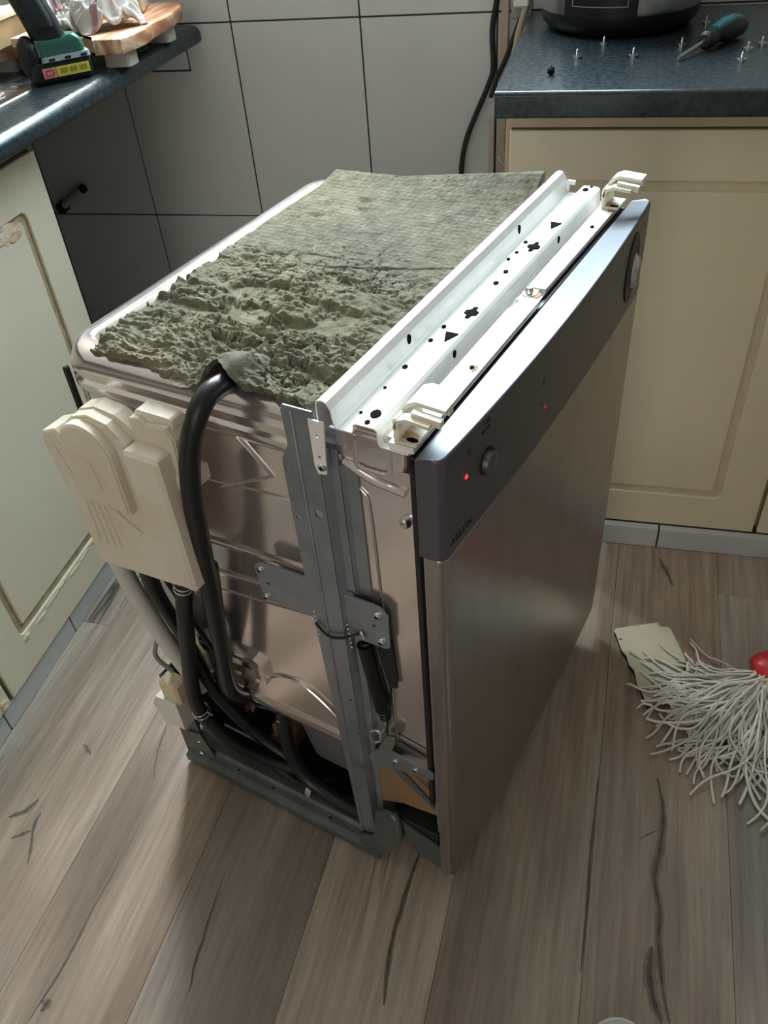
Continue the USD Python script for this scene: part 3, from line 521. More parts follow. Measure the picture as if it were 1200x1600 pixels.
# --- door and control panel
def bowed(vf0, vb, z0, z1, a0, a1, r, name, m, back=0.0, lean0=0.0, lean1=0.0, nu=28, u0=-.006, u1=.591, cr=.010):
    us = [u0 + cr * (1 - math.cos(t)) for t in np.linspace(0, math.pi / 2, 6)] + list(np.linspace(u0 + cr, u1 - cr, nu))[1:-1] + [u1 - cr * (1 - math.cos(t)) for t in np.linspace(math.pi / 2, 0, 6)]
    loops = []
    for i, u in enumerate(us):
        d = min(u - u0, u1 - u); rec = cr - math.sqrt(max(cr * cr - (cr - min(d, cr)) ** 2, 0))   # vertical edges rounded
        f0, f1 = vf0 - bow(u, a0) + rec + lean0, vf0 - bow(u, a1) + rec + lean1
        P = [(vb, z0), (f0 + r, z0)]
        P += [(f0 + r - r * math.sin(t), z0 + r - r * math.cos(t)) for t in np.linspace(.2, math.pi / 2, 4)]
        P += [(f1 + r - r * math.cos(t), z1 - r + r * math.sin(t)) for t in np.linspace(0, math.pi / 2, 6)]
        P += [(vb, z1 - back)]
        loops.append(np.array([(u, v, z) for v, z in P]))
    n = len(loops[0]); V = np.vstack(loops); Fc = []
    for i in range(len(loops) - 1):
        for j in range(n):
            a, b, c, d = i * n + j, i * n + (j + 1) % n, (i + 1) * n + (j + 1) % n, (i + 1) * n + j
            Fc += [[a, b, c], [a, c, d]]
    for o in (0, (len(loops) - 1) * n): Fc += [[o, o + j, o + j + 1] if o else [o, o + j + 1, o + j] for j in range(1, n - 1)]
    mm = trimesh.Trimesh(V, np.array(Fc), process=False)
    if mm.volume < 0: mm.invert()
    return mm
door = part(dw, 'door', bowed(.003, .024, .062, .6935, .005, .007, .003, 'door', DOORS), DOORS, 35, 'dull silver door panel')
part(door, 'inner_door_edge', [bx(-.002, .587, .0245, .0285, .165, .80, .0008)], ZINC)
part(door, 'inner_door', bx(.004, .58, .0288, .0335, .17, .80), STEELTUB)
part(dw, 'door_gasket', [bx(.0, .01, .0338, .0402, .225, .803, .001), bx(.0, .585, .0338, .0402, .790, .8035, .001)], RUBBER, label='black rubber door seal')
def pv(u, z):
    t = (z - .695) / .1185; return .003 - bow(u, .009 + .002 * t)
cp = part(dw, 'control_panel', bowed(.003, .0295, .695, .8135, .009, .011, .003, 'panel', PANELG, back=.0045, u0=-.008, u1=.593), PANELG, 35, 'dark grey bowed control panel')
part(cp, 'panel_lip', bx(.0, .585, .0298, .0385, .785, .7945), BLACKP)
def on_panel(u, z, m):
    """places a piece modelled in the xy plane (x along the panel, y up, z outward) on the panel's front"""
    m = tm(m).copy(); V = m.vertices; e = .002
    uu = u + V[:, 0]; zz = z + V[:, 1]; out = np.array([[a, pv(a, b) - c, b] for a, b, c in zip(uu, zz, V[:, 2])])
    return trimesh.Trimesh(out, m.faces[:, ::1], process=False)
def fixw(m):
    if m.volume < 0: m.invert()
    return m
btn = part(cp, 'power_button', fixw(on_panel(.074, .761, lathe([(0, .0075), (.0085, .0075), (.0105, .0065), (.0115, .005), (.0115, -.002), (0, -.002)], 28))), mat('button_grey', (.15, .15, .155), .3, .6))
part(btn, 'button_recess', fixw(on_panel(.074, .761, lathe([(.0115, .0004), (.0140, .0012), (.0148, .0004), (.0148, -.001), (.0115, -.001)], 28))), BLACKP)
part(cp, 'indicator_light', fixw(on_panel(.034, .770, lathe([(0, .0016), (.0018, .0012), (.0027, .0), (.0027, -.001), (0, -.001)], 14))), LED, label='lit red indicator')
part(cp, 'indicator_light', fixw(on_panel(.212, .737, lathe([(0, .0018), (.0016, .0012), (.0024, .0), (.0024, -.001), (0, -.001)], 12))), LEDD, label='faint red indicator')
part(cp, 'lettering', [fixw(on_panel(.005, .7075, text('A51106', .0075)))], INK, False, 'small dark model lettering')
part(cp, 'symbol', [fixw(on_panel(.066, .804, text('1 00', .0042))), fixw(on_panel(.062, .7965, text('00 00', .0042))), fixw(on_panel(.036, .792, text('0', .006)))], INK, False)
part(cp, 'symbol', [fixw(on_panel(.198, .745, text('1', .005))), fixw(on_panel(.200, .770, text('1', .006)))], INK, False)
# recessed grip with latch at the far end of the panel
hu, hz = .515, .757
grip = part(cp, 'grip_recess', fixw(on_panel(hu, hz, join([lathe([(0, .0012), (.026, .0012), (.0275, .0018), (.029, .0012), (.029, -.002), (0, -.002)], 36).apply_transform(np.diag([1.0, 1.55, 1, 1]))]))), BLACKP)
part(grip, 'latch_lever', fixw(on_panel(hu + .010, hz - .008, lathe([(0, .010), (.007, .0095), (.012, .006), (.014, .001), (0, .001)], 28).apply_transform(np.diag([.75, 1.7, 1, 1])))), mat('latch_grey', (.62, .65, .68), .2, 1.0))

# ================================================================== INSULATION BLANKET ON TOP
INS = usdkit.material(stage, '/World/Looks/insulation_felt', {
    't': ('texture_coordinate', {}), 'm': ('mapping', {'scale': (1, 1, 1)}), 'sx': ('separate_xyz', {}),
    'n': ('noise_texture', {'scale': 60, 'detail': 8.0, 'roughness': .7}), 'n2': ('noise_texture', {'scale': 210, 'detail': 6.0, 'roughness': .7, 'distortion': .8}), 'n3': ('noise_texture', {'scale': 5, 'detail': 3.0}),
    'v': ('voronoi_texture', {'scale': 105, 'randomness': .35, 'dimensions': '2D'}), 'vr': ('map_range', {'from_min': .1, 'from_max': .42, 'to_min': 0, 'to_max': 1, 'clamp': True}),
    'far': ('map_range', {'from_min': .22, 'from_max': .34, 'to_min': 0, 'to_max': .38, 'clamp': True}),
    'mx': ('mix', {'fac': 1.0, 'color1': (1, 1, 1)}),
    'r': ('rgb_ramp', {'ramp': [(.30, (.125, .117, .083)), (.48, (.215, .198, .145)), (.70, (.31, .288, .218))]}),
    'r3': ('rgb_ramp', {'ramp': [(.35, (.78, .82, .86)), (.6, (1.05, 1.03, .97))]}), 'mm': ('mix', {'mix_type': 'multiply', 'fac': 1.0}),
    'ha': ('math', {'math_type': 'multiply_add', 'value2': 1.1}), 'b': ('bump', {'strength': 1.0, 'distance': .0030}),
    'p': ('principled_bsdf', {'roughness': .95, 'specular_ior_level': .1})},
    [('t.object', 'm.vector'), ('m.vector', 'n.vector'), ('m.vector', 'n2.vector'), ('m.vector', 'n3.vector'), ('m.vector', 'v.vector'), ('t.object', 'sx.vector'), ('sx.x', 'far.value'), ('v.distance', 'vr.value'),
     ('far.result', 'mx.fac'), ('vr.result', 'mx.color2'), ('n.fac', 'r.fac'), ('n3.fac', 'r3.fac'), ('r.color', 'mm.color1'), ('r3.color', 'mm.color2'), ('mm.color', 'p.base_color'),
     ('n2.fac', 'ha.value1'), ('mx.color', 'ha.value3'), ('ha.value', 'b.height'), ('b.normal', 'p.normal')], surface='p.BSDF')
def blanket():
    ns, nt = 460, 350
    s, t = np.meshgrid(np.linspace(0, 1, ns) ** 1.25, np.linspace(0, 1, nt), indexing='ij')
    ragged = lambda x, f, sd: (meshkit.fbm(np.stack([x * f, 0 * x, 0 * x], -1), 5, sd) - .5)
    tt = np.linspace(0, 1, nt); ss = np.linspace(0, 1, ns) ** 1.25
    near = .012 + .022 * ragged(tt, 14, 3) + .008 * np.exp(-((tt - .42) / .06) ** 2) - .008 * np.exp(-((tt - .02) / .03) ** 2) + .006 * np.sin(tt * 9)
    far = .545 + .010 * (1 - tt) ** 2 + .004 * ragged(tt, 10, 5)
    left = .452 + .004 * ragged(ss, 8, 9) - .018 * np.exp(-(ss / .05) ** 2)
    u = near[None, :] * (1 - s) + far[None, :] * s
    v = .1345 * (1 - t) + left[:, None] * t
    P = np.stack([u, v, 0 * u], -1)
    rough = np.clip((.36 - u) / .22, 0, 1) ** 1.1
    big = meshkit.fbm(P * np.array([9, 7, 1]) + 4, 4, 21) - .5
    ridge = 1 - np.abs(2 * meshkit.fbm(P * np.array([30, 15, 1]) + np.array([0, 3.3, 0]), 4, 33) - 1)
    fine = meshkit.fbm(P * 120, 3, 41) - .5
    tear = np.maximum(0, meshkit.fbm(P * np.array([44, 22, 1]) + 9, 4, 52) - .56)
    Q = P + .02 * np.stack([meshkit.fbm(P * 18 + 1, 3, 61) - .5, meshkit.fbm(P * 18 + 7, 3, 62) - .5, 0 * u], -1)
    wr = 1 - np.abs(2 * meshkit.fbm(Q * np.array([95, 38, 1]), 4, 71) - 1); wr2 = meshkit.fbm(Q * np.array([260, 120, 1]), 3, 73) - .5
    z = .8150 + .010 * big * (.35 + rough) + rough * (.0062 * (ridge ** 2 - .55) + .0058 * (wr ** 2 - .5) - .055 * tear) + .0040 * wr2 * (.16 + rough) + .0016 * fine * (.3 + rough)
    c1, c2, c3 = meshkit.fbm(Q * np.array([26, 52, 1]) + 3, 4, 81), meshkit.fbm(Q * np.array([60, 26, 1]) + 6, 4, 83), np.clip((meshkit.fbm(P * np.array([14, 10, 1]) + 2, 3, 85) - .40) / .15, 0, 1)
    z -= rough ** .7 * c3 * (.0065 * np.exp(-((c1 - .5) / .020) ** 2) + .0050 * np.exp(-((c2 - .52) / .018) ** 2))
    z += .004 * np.exp(-((v - .26) / .03) ** 2) * np.exp(-(u / .05) ** 2) * 2
    # seam / fold line and little dents in the smooth far part
    seam = np.abs((u - .300) + .35 * (v - .22) * (v < .30)) ; z -= .0030 * np.exp(-(seam / .0016) ** 2) * (v < .34) * (u < .42)
    for cu, cv in ((.47, .36), (.405, .40), (.44, .345)): z -= .004 * np.exp(-(((u - cu) / .006) ** 2 + ((v - cv) / .012) ** 2))
    z += .026 * np.clip((u - .46) / .085, 0, 1) ** 1.6 * np.clip((.34 - v) / .20, 0, 1) + .007 * np.clip((u - .49) / .055, 0, 1) ** 1.5
    z -= .006 * np.clip((.02 - u) / .02, 0, 1)
    z = np.maximum(z, .8075 + .003 * (fine + .5))
    zh = .8045 + .0265 * np.exp(-((v - .256) / .020) ** 4) * np.exp(-(np.maximum(u - .03, 0) / .045) ** 2)
    z = np.where(zh > .806, np.maximum(z, zh + .003 + .6 * np.clip(z - .815, -.004, .006)), z); lift = np.maximum(np.maximum(.804, z - .011), np.where(zh > .806, zh, .804))
    top = np.stack([u, v, z], -1).reshape(-1, 3); bot = np.stack([u + .004 * (1 - s) - .003 * s, v, lift], -1).reshape(-1, 3)
    V = np.vstack([top, bot]); idx = np.arange(ns * nt).reshape(ns, nt); N = ns * nt
    a, b, c, d = idx[:-1, :-1].ravel(), idx[1:, :-1].ravel(), idx[1:, 1:].ravel(), idx[:-1, 1:].ravel()
    Fc = [np.stack([a, b, c], 1), np.stack([a, c, d], 1), np.stack([a, c, b], 1) + N, np.stack([a, d, c], 1) + N]
    for e in (idx[0, :], idx[:, -1], idx[-1, ::-1], idx[::-1, 0]):
        p, q = e[:-1], e[1:]; Fc += [np.stack([p, q, q + N], 1), np.stack([p, q + N, p + N], 1)]
    m = trimesh.Trimesh(V, np.vstack(Fc), process=False)
    if m.volume < 0: m.invert()
    return m
bl = thing('insulation_blanket', 'grey-green fibrous insulation blanket with a torn edge lying on top of the dishwasher', 'insulation', (-.098, .544, 0), 73.4)
part(bl, 'felt_sheet', blanket(), INS, 60)

# ================================================================== FLOOR: BOARD, MOP, SHOE
BOARD = mat('cream_board', (.60, .56, .42), .6, var=.05, vscale=14)
bd = thing('board_offcut', 'broken cream-painted board scrap lying on the floor beside the mop', 'board', (0, 0, 0))
bp = Polygon([(.115, 1.090), (.118, 1.0955), (.196, 1.124), (.198, 1.114), (.214, 1.115), (.219, 1.111), (.242, 1.042), (.226, .955), (.175, .926), (.166, .950), (.161, .966), (.157, .968), (.152, 1.000), (.143, 1.012), (.138, 1.032), (.130, 1.042), (.1195, 1.078)])
part(bd, 'painted_face', ext(bp, .0105, .0125, 'xy'), BOARD, False)
part(bd, 'dark_core', ext(bp.buffer(-.0012), .0, .0104, 'xy'), DARK, False, 'dark broken edge')
part(bd, 'stain', [ext(affinity.translate(affinity.scale(Point(0, 0).buffer(r, quad_segs=3), 1.6, .7), x, y), .0123, .0129, 'xy') for x, y, r in ((.127, 1.070, .002), (.185, .975, .0016), (.19, .935, .0014))], INK)
STRAND = [mat('mop_yarn_%d' % i, c, .95, bump=.4, bscale=500) for i, c in enumerate(((.66, .62, .57), (.74, .70, .64), (.56, .53, .48)))]
bpz = bp.buffer(.012)
mop = thing('string_mop', 'grey cotton string mop head with a red socket lying on the floor', 'mop', (0, 0, 0))
r2 = np.random.default_rng(11)
for i in range(250):
    ang = r2.uniform(math.radians(160), math.radians(276)); L = r2.uniform(.10, .215) * (1.0 if ang > math.radians(180) else .72)
    if ang > math.radians(262): L *= 1.2
    c0 = np.array([.368, .985]) + r2.uniform(-.014, .014, 2); h = (1 - i / 250); d = np.array([math.cos(ang), math.sin(ang)]); nrm = np.array([-d[1], d[0]])
    z1 = .004 + .030 * (1 - h) * r2.uniform(.5, 1)
    a1, a2, f1, f2, p1, p2 = r2.uniform(.25, .9), r2.uniform(.1, .5), r2.uniform(2, 5), r2.uniform(6, 11), r2.uniform(0, 6.28), r2.uniform(0, 6.28)
    drift = r2.normal(0, .5) if r2.random() > .25 else r2.choice([-1, 1]) * r2.uniform(2.0, 4.2)
    q = c0.copy(); pts = []; ts = np.linspace(0, 1, 17)
    for t in ts:
        zz = .034 * (1 - t) ** 2 + z1 * (1 - t * .9) + .0028 + .004 * abs(math.sin(9 * t + p1))
        pts.append((q[0], q[1], max(zz, .0175) if bpz.contains(Point(q)) else zz))
        th = ang + (a1 * math.sin(f1 * t + p1) + a2 * math.sin(f2 * t + p2)) * min(1, .3 + 1.4 * t) + drift * max(0, t - .45) ** 1.3
        q = q + np.array([math.cos(th), math.sin(th)]) * L * 1.12 / 16
    part(mop, 'strand', tube(pts, r2.uniform(.0019, .0027), 5, 2), STRAND[i % 3], 80)
part(mop, 'socket', [lathe([(0, .0), (.030, .0), (.036, .010), (.038, .03), (.034, .05), (.022, .065), (.018, .11), (.020, .112), (.020, .12), (0, .12)], 32).apply_transform(trimesh.transformations.rotation_matrix(math.radians(74), [-.25, 1, 0])).apply_translation((.352, 1.000, .040))], mat('red_plastic', (.62, .02, .03), .35, coat=.2), label='red plastic mop socket')
sh = thing('shoe', 'white rounded shoe toe just entering the picture at the bottom edge', 'shoe', (.144, .276, 0), 4)
last = []
for y, w, h in [(-.125, .030, .05), (-.10, .036, .075), (-.04, .036, .085), (.03, .042, .07), (.08, .046, .052)] + [(.08 + .056 * math.sin(t), .046 * math.cos(t) + .001, .016 + .034 * math.cos(t)) for t in np.linspace(.25, math.pi / 2, 8)]:
    last.append(L3(np.array([(w * math.cos(a), .012 + h * .5 + (h * .5) * math.sin(a)) for a in np.linspace(0, 2 * math.pi, 32, endpoint=False)]), y, 'xz'))
part(sh, 'upper', loft(last), WHITEPL, 60)
part(sh, 'sole', loft([L3(np.array([(x, y) for x, y in Polygon([(-.034, -.125), (.034, -.125), (.040, -.04)] + [(.048 * math.cos(t), .085 + .057 * math.sin(t)) for t in np.linspace(0, math.pi, 24)] + [(-.040, -.04)]).exterior.coords[:-1]]), z, 'xy') for z in (.0, .022)]), WHITEPL)

# ================================================================== LEFT WORKTOP
sk = thing('sink', 'stainless steel sink drainer let into the left worktop', 'sink', (0, 0, 0))
part(sk, 'rim', ringplate((-1.45, -.955, .45, 1.402), (-1.425, -.975, .475, 1.382), .06, .045, .9002, .9050, .002, 'xy'), STEEL)
part(sk, 'drainer', [bx(-1.42, -.978, .49, 1.37, .9002, .9012, .0003)] + [tube([(-1.0 - .045 * i, 1.34, .9036), (-1.0 - .045 * i, .9, .9036)], .0024, 8, 1) for i in range(8)], mat('sink_steel', (.42, .40, .38), .32, 1.0, var=.15, vscale=20))
cup = thing('plastic_lid', 'small round white lid lying on the sink drainer', 'lid', (-1.012, 1.268, .9021))
part(cup, 'lid_body', lathe([(0, .0), (.02, .0), (.0215, .006), (.021, .012), (.019, .0135), (.017, .011), (0, .011)], 28), WHITEPL)
sp_ = thing('sink_plug', 'black rubber plug on the worktop beside the sink at the left edge', 'plug', (-.938, 1.205, .9005))
part(sp_, 'plug_body', lathe([(0, 0), (.010, 0), (.013, .006), (.013, .012), (.006, .014), (0, .016)], 20), RUBBER)

# cordless drill standing on its battery
DG = mat('tool_green', (.008, .06, .05), .3, col2=(.012, .085, .068), vscale=30); DB = mat('tool_black', (.005, .007, .008), .5, spec=.3, bump=.1, bscale=300); DGR = mat('tool_grey', (.20, .26, .29), .45)
dr = thing('cordless_drill', 'black and green cordless drill standing on its battery by the sink', 'drill', (-.938, 1.432, .9005), 45)
bt = part(dr, 'battery', [loft([L3(rrloop(-.048, .052, -.012, .028, .012, 6), 0, 'xy'), L3(rrloop(-.052, .056, -.016, .032, .014, 6), .006, 'xy'), L3(rrloop(-.052, .056, -.016, .032, .014, 6), .030, 'xy'), L3(rrloop(-.050, .054, -.014, .030, .014, 6), .034, 'xy')])], DB, label='black battery pack')
part(bt, 'battery_rail', [loft([L3(rrloop(-.030, .056, -.018, .028, .006, 4), .034, 'xy'), L3(rrloop(-.028, .055, -.016, .028, .006, 4), .042, 'xy')])], DGR)
for i in range(3): part(bt, 'rail_notch', bx(-.018 + .028 * i, -.008 + .028 * i, -.0192, -.017, .0355, .0395, .0003), DB)
part(bt, 'battery_label', bx(-.010, .048, -.0168, -.0155, .010, .026, .0003), mat('label_yellow', (.55, .50, .06), .5), label='yellow printed label')
part(bt, 'battery_label', bx(-.034, -.0108, -.0168, -.0155, .010, .026, .0003), mat('label_red', (.60, .22, .20), .5), label='red printed label')
part(bt, 'label_print', [bx(-.004 + .017 * i, .009 + .017 * i, -.0171, -.0166, .0145, .0225, .0002) for i in range(3)], mat('label_ink', (.24, .23, .02), .6))
part(bt, 'label_print', ringplate((-.030, -.015, .0125, .0235), (-.0275, -.0175, .015, .021), .004, .003, -.0166, -.0171, .0001, 'xz'), mat('label_ink_red', (.35, .06, .06), .6))
part(dr, 'foot_housing', [loft([L3(rrloop(-.036, .050, -.013, .029, .010, 5), .042, 'xy'), L3(rrloop(-.036, .050, -.014, .030, .012, 5), .060, 'xy'), L3(rrloop(-.030, .042, -.008, .026, .014, 5), .069, 'xy')])], DG, label='green lower housing')
part(dr, 'foot_guard', blob((-.043, .008, .042), (.020, .022, .034), 2, 3, .08), DB)
part(dr, 'handle', loft([L3(rrloop(-.028 + o, .030 + o, -.010 + p, .024 + p, .016, 6), z, 'xy') for z, o, p in ((.062, -.002, .0), (.075, -.006, .0), (.10, -.012, .002), (.13, -.022, .005), (.16, -.034, .009), (.185, -.045, .012))]), DB)
part(dr, 'rubber_grip', loft([L3(rrloop(-.022 + o, .020 + o, -.012 + p, .016 + p, .012, 6), z, 'xy') for z, o, p in ((.085, -.010, -.0015), (.10, -.013, -.0025), (.13, -.022, .0005), (.15, -.030, .003))]), mat('tool_grip', (.009, .013, .015), .6, spec=.3))
part(dr, 'drill_body', [tube([(-.13, .035, .215), (.05, .030, .215)], [.030, .031], 24, 1), tube([(.05, .030, .215), (.085, .029, .215)], [.026, .018], 20, 1)], DB)
part(dr, 'chuck', tube([(.085, .029, .215), (.115, .028, .215)], [.018, .012], 20, 1), DGR)

# rustic chopping board on feet with the things on it
BW = usdkit.material(stage, '/World/Looks/board_wood', {'t': ('texture_coordinate', {}), 'm': ('mapping', {'rotation': (0, 0, .5), 'scale': (22, 3, 9)}), 'n': ('noise_texture', {'scale': 1.6, 'detail': 5.0, 'distortion': 1.4}),
    'r': ('rgb_ramp', {'ramp': [(.3, (.22, .085, .045)), (.45, (.40, .19, .095)), (.56, (.58, .40, .28)), (.68, (.36, .15, .07))]}), 'p': ('principled_bsdf', {'roughness': .45})},
    [('t.object', 'm.vector'), ('m.vector', 'n.vector'), ('n.fac', 'r.fac'), ('r.color', 'p.base_color')], surface='p.BSDF')
cb = thing('chopping_board', 'thick rustic red-brown wooden board raised on small feet behind the drill', 'board', (0, 0, 0))
bpol = Polygon([(-.846, 1.499), (-.838, 1.54), (-.836, 1.58), (-.843, 1.62), (-.842, 1.68), (-.851, 1.74), (-.856, 1.785), (-.875, 1.83), (-.92, 1.842), (-1.16, 1.80), (-1.22, 1.52), (-1.21, 1.385), (-1.09, 1.405), (-1.058, 1.488), (-1.00, 1.496), (-.99, 1.513), (-.905, 1.513), (-.895, 1.492)]).buffer(.004).buffer(-.002)
def chop():
    b = np.array(bpol.segmentize(.012).exterior.coords[:-1]); c = b.mean(0); loops = []
    for z, k, a in ((.926, .985, .0), (.929, .995, .003), (.940, 1.0, .004), (.948, .998, .003), (.951, .985, .0)):
        q = c + (b - c) * k; q = q + (meshkit.fbm(np.column_stack([b * 30, np.full(len(b), z * 60)]), 3, 8) - .5)[:, None] * a * 2 * (b - c) / np.linalg.norm(b - c, axis=1, keepdims=True)
        loops.append(L3(q, z, 'xy'))
    return loft(loops)
part(cb, 'slab', chop(), BW, 40)
for x, y in ((-.876, 1.540), (-.884, 1.73), (-1.10, 1.52), (-1.12, 1.74)): part(cb, 'board_foot', loft([L3(rrloop(x - .026, x + .026, y - .022, y + .022, .010, 4), z, 'xy') for z in (.9003, .9262)]), mat('foot_grey_%d' % int(-x * 1000 + y * 100), (.36, .34, .30), .7))
# crumpled tea towel: a folded strip bunched into two heaps
TW = usdkit.material(stage, '/World/Looks/tea_towel_cloth', {'t': ('texture_coordinate', {}), 'n': ('noise_texture', {'scale': 9, 'detail': 2.0}), 'w': ('wave_texture', {'scale': 5.0, 'distortion': 1.0, 'bands_direction': 'x'}), 'r': ('rgb_ramp', {'ramp': [(.0, (.47, .44, .41)), (.86, (.44, .41, .385)), (.93, (.34, .25, .255)), (1, (.29, .18, .195))]}),
    'bn': ('noise_texture', {'scale': 600}), 'b': ('bump', {'strength': .25, 'distance': .001}), 'p': ('principled_bsdf', {'roughness': .95, 'specular_ior_level': .1})},
    [('t.object', 'w.vector'), ('t.object', 'n.vector'), ('w.fac', 'r.fac'), ('r.color', 'p.base_color'), ('t.object', 'bn.vector'), ('bn.fac', 'b.height'), ('b.normal', 'p.normal')], surface='p.BSDF')
def heap(cx, cy, lx, ly, h, ang, seed, z0=.9515):
    n = 90; s, t = np.meshgrid(np.linspace(-1, 1, n), np.linspace(-1, 1, n), indexing='ij')
    p = np.stack([s * 1.0, t * 1.0, 0 * s], -1)
    fold = 1 - np.abs(2 * meshkit.fbm(p * np.array([1.2, 3.4, 1]) + seed, 3, seed) - 1); w = meshkit.fbm(p * 2.0 + 5, 3, seed + 1)
    rr = np.sqrt(s ** 2 + t ** 2); edge = np.clip(1.25 - rr, 0, 1) ** .6
    z = z0 + .003 + h * edge * (.25 + .9 * fold ** 3 + .35 * (w - .3)) ; k = .75 + .5 * w
    x = s * lx * (.8 + .25 * k); y = t * ly * (.8 + .25 * k) + .02 * (w - .5)
    a = math.radians(ang); X = cx + x * math.cos(a) - y * math.sin(a); Y = cy + x * math.sin(a) + y * math.cos(a); z = np.maximum(z, z0 + .0015)
    top = np.stack([X, Y, z], -1).reshape(-1, 3); bot = np.stack([X, Y, np.maximum(z - .006, z0)], -1).reshape(-1, 3); N = n * n; idx = np.arange(N).reshape(n, n)
    A, Bq, C, D = idx[:-1, :-1].ravel(), idx[1:, :-1].ravel(), idx[1:, 1:].ravel(), idx[:-1, 1:].ravel()
    Fc = [np.stack([A, Bq, C], 1), np.stack([A, C, D], 1), np.stack([A, C, Bq], 1) + N, np.stack([A, D, C], 1) + N]
    for e in (idx[0, :], idx[:, -1], idx[-1, ::-1], idx[::-1, 0]):
        q, r = e[:-1], e[1:]; Fc += [np.stack([q, r, r + N], 1), np.stack([q, r + N, q + N], 1)]
    m = trimesh.Trimesh(np.vstack([top, bot]), np.vstack(Fc), process=False)
    if m.volume < 0: m.invert()
    return m
tt_ = thing('tea_towel', 'crumpled white and pink tea towel heaped on the wooden board', 'towel', (0, 0, 0))
part(tt_, 'cloth', [heap(-.925, 1.600, .060, .048, .075, 50, 3), heap(-.990, 1.535, .040, .034, .055, 60, 8)], TW, 70)
PINE = mat('pale_pine', (.62, .50, .35), .55, col2=(.52, .39, .25), vscale=9, stretch=(1, 6, 6))
wb_ = thing('wooden_block', 'pale square wooden block standing on the board against the tiles', 'block', (-.952, 1.752, .9515), 20)
part(wb_, 'block_body', bx(-.035, .035, -.045, .045, 0, .11, .003), PINE)
wt = thing('wooden_tray', 'pale wooden slatted tray standing on the board beside the towel at the left edge', 'tray', (-1.035, 1.36, .9515), 3)
part(wt, 'tray_side', bx(-.014, -.002, .0, .205, .0, .040, .001), mat('tray_brown', (.30, .19, .09), .6, var=.15, vscale=12))
part(wt, 'tray_rim', bx(-.040, .002, -.004, .210, .0402, .050, .0015), PINE)
for i in range(5): part(wt, 'slat', bx(-.150, -.0405, .002 + .042 * i, .028 + .042 * i, .0402, .048, .001), PINE)
part(wt, 'tray_frame', [bx(-.165, -.152, -.004, .210, .0, .050, .001), bx(-.152, -.0145, .0, .010, .0, .040, .001), bx(-.152, -.0145, .195, .205, .0, .040, .001)], PINE)
pb = thing('pine_batten', 'short pale wood batten lying on the board against the tray', 'batten', (-1.022, 1.50, .9515), 92)
part(pb, 'batten_body', bx(-.055, .04, -.0085, .0085, .0, .014, .001), PINE)

# ================================================================== RIGHT WORKTOP
mc = thing('multicooker', 'round stainless multicooker with a black base and button panel on the right worktop', 'cooker', (.010, 1.768, .9005), 0)
part(mc, 'base', lathe([(0, 0), (.118, 0), (.125, .004), (.135, .014), (.139, .024), (.139, .034), (0, .034)], 64), BLACKP)
BRUSH = mat('brushed_cooker_steel', (.46, .47, .47), .30, 1.0, var=.1, vscale=3, stretch=(40, 40, .4))
part(mc, 'body', lathe([(0, .034), (.1395, .034), (.1405, .040), (.1405, .235), (.137, .242), (0, .242)], 72), BRUSH)
part(mc, 'lid', lathe([(0, .300), (.03, .299), (.09, .288), (.125, .268), (.138, .248), (.138, .242), (0, .242)], 64), BLACKP)
part(mc, 'lid_knob', lathe([(0, .327), (.016, .325), (.02, .315), (.015, .301), (0, .301)], 28), BLACKP)
part(mc, 'handle', bx(-.178, -.136, -.03, .03, .12, .142, .006), BLACKP); part(mc, 'handle', bx(.136, .178, -.03, .03, .12, .142, .006), BLACKP)
def curved(a0, a1, z0, z1, r0, r1, n=16):
    an = np.radians(np.linspace(a0, a1, n)); P = [(r1 * math.cos(a), r1 * math.sin(a)) for a in an] + [(r0 * math.cos(a), r0 * math.sin(a)) for a in an[::-1]]
    return ext(Polygon(P), z0, z1, 'xy')
pn = part(mc, 'button_panel', curved(-130, -78, .034, .172, .1390, .1430), BLACKP, label='black control panel')
part(pn, 'panel_outline', [curved(-123.5, -84.5, .0492, .0505, .143, .1438), curved(-123.5, -123.0, .05, .15, .143, .1438), curved(-85, -84.5, .05, .15, .143, .1438), curved(-123.5, -84.5, .1495, .151, .143, .1438)], DGR)
for k, a in enumerate((-120.5, -107, -94.5)):
    for z in (.068, .105):
        q = lathe([(0, .0022), (.003, .002), (.0045, .0), (.0045, -.001), (0, -.001)], 18).apply_transform(trimesh.transformations.rotation_matrix(math.pi / 2, [1, 0, 0])); q.apply_transform(np.diag([.8, 1, 1.25, 1])); q.apply_transform(trimesh.transformations.rotation_matrix(math.radians(a + 90), [0, 0, 1])); q.apply_translation((.1432 * math.cos(math.radians(a)), .1432 * math.sin(math.radians(a)), z))
        part(pn, 'button', q, mat('button_silver_%d%d' % (k, int(z * 1000)), (.5, .5, .46), .35, .5))
    part(pn, 'button_print', curved(a + 2.5, a + 7.5, .066, .0695, .143, .1433, 5), DGR)

TEAL = mat('handle_teal', (.03, .16, .20), .3, coat=.3)
sd = thing('screwdriver', 'teal and black handled screwdriver lying on the right worktop', 'screwdriver', (.105, 1.482, .9), 57)
part(sd, 'shaft', tube([(0, 0, .0045), (.008, 0, .0055), (.075, 0, .0145)], [.0026, .0032, .0032], 12, 4), STEEL)
part(sd, 'collar', lathe([(0, 0), (.009, 0), (.0135, .005), (.0135, .022), (.011, .030), (0, .030)], 20).apply_transform(trimesh.transformations.rotation_matrix(math.pi / 2, [0, 1, 0])).apply_translation((.073, 0, .0145)), RUBBER)
hd = part(sd, 'handle', lathe([(0, 0), (.010, 0), (.0125, .012), (.0155, .035), (.0160, .055), (.0145, .080), (.010, .092), (0, .096)], 24).apply_transform(trimesh.transformations.rotation_matrix(math.pi / 2, [0, 1, 0])).apply_translation((.102, 0, .0165)), RUBBER)
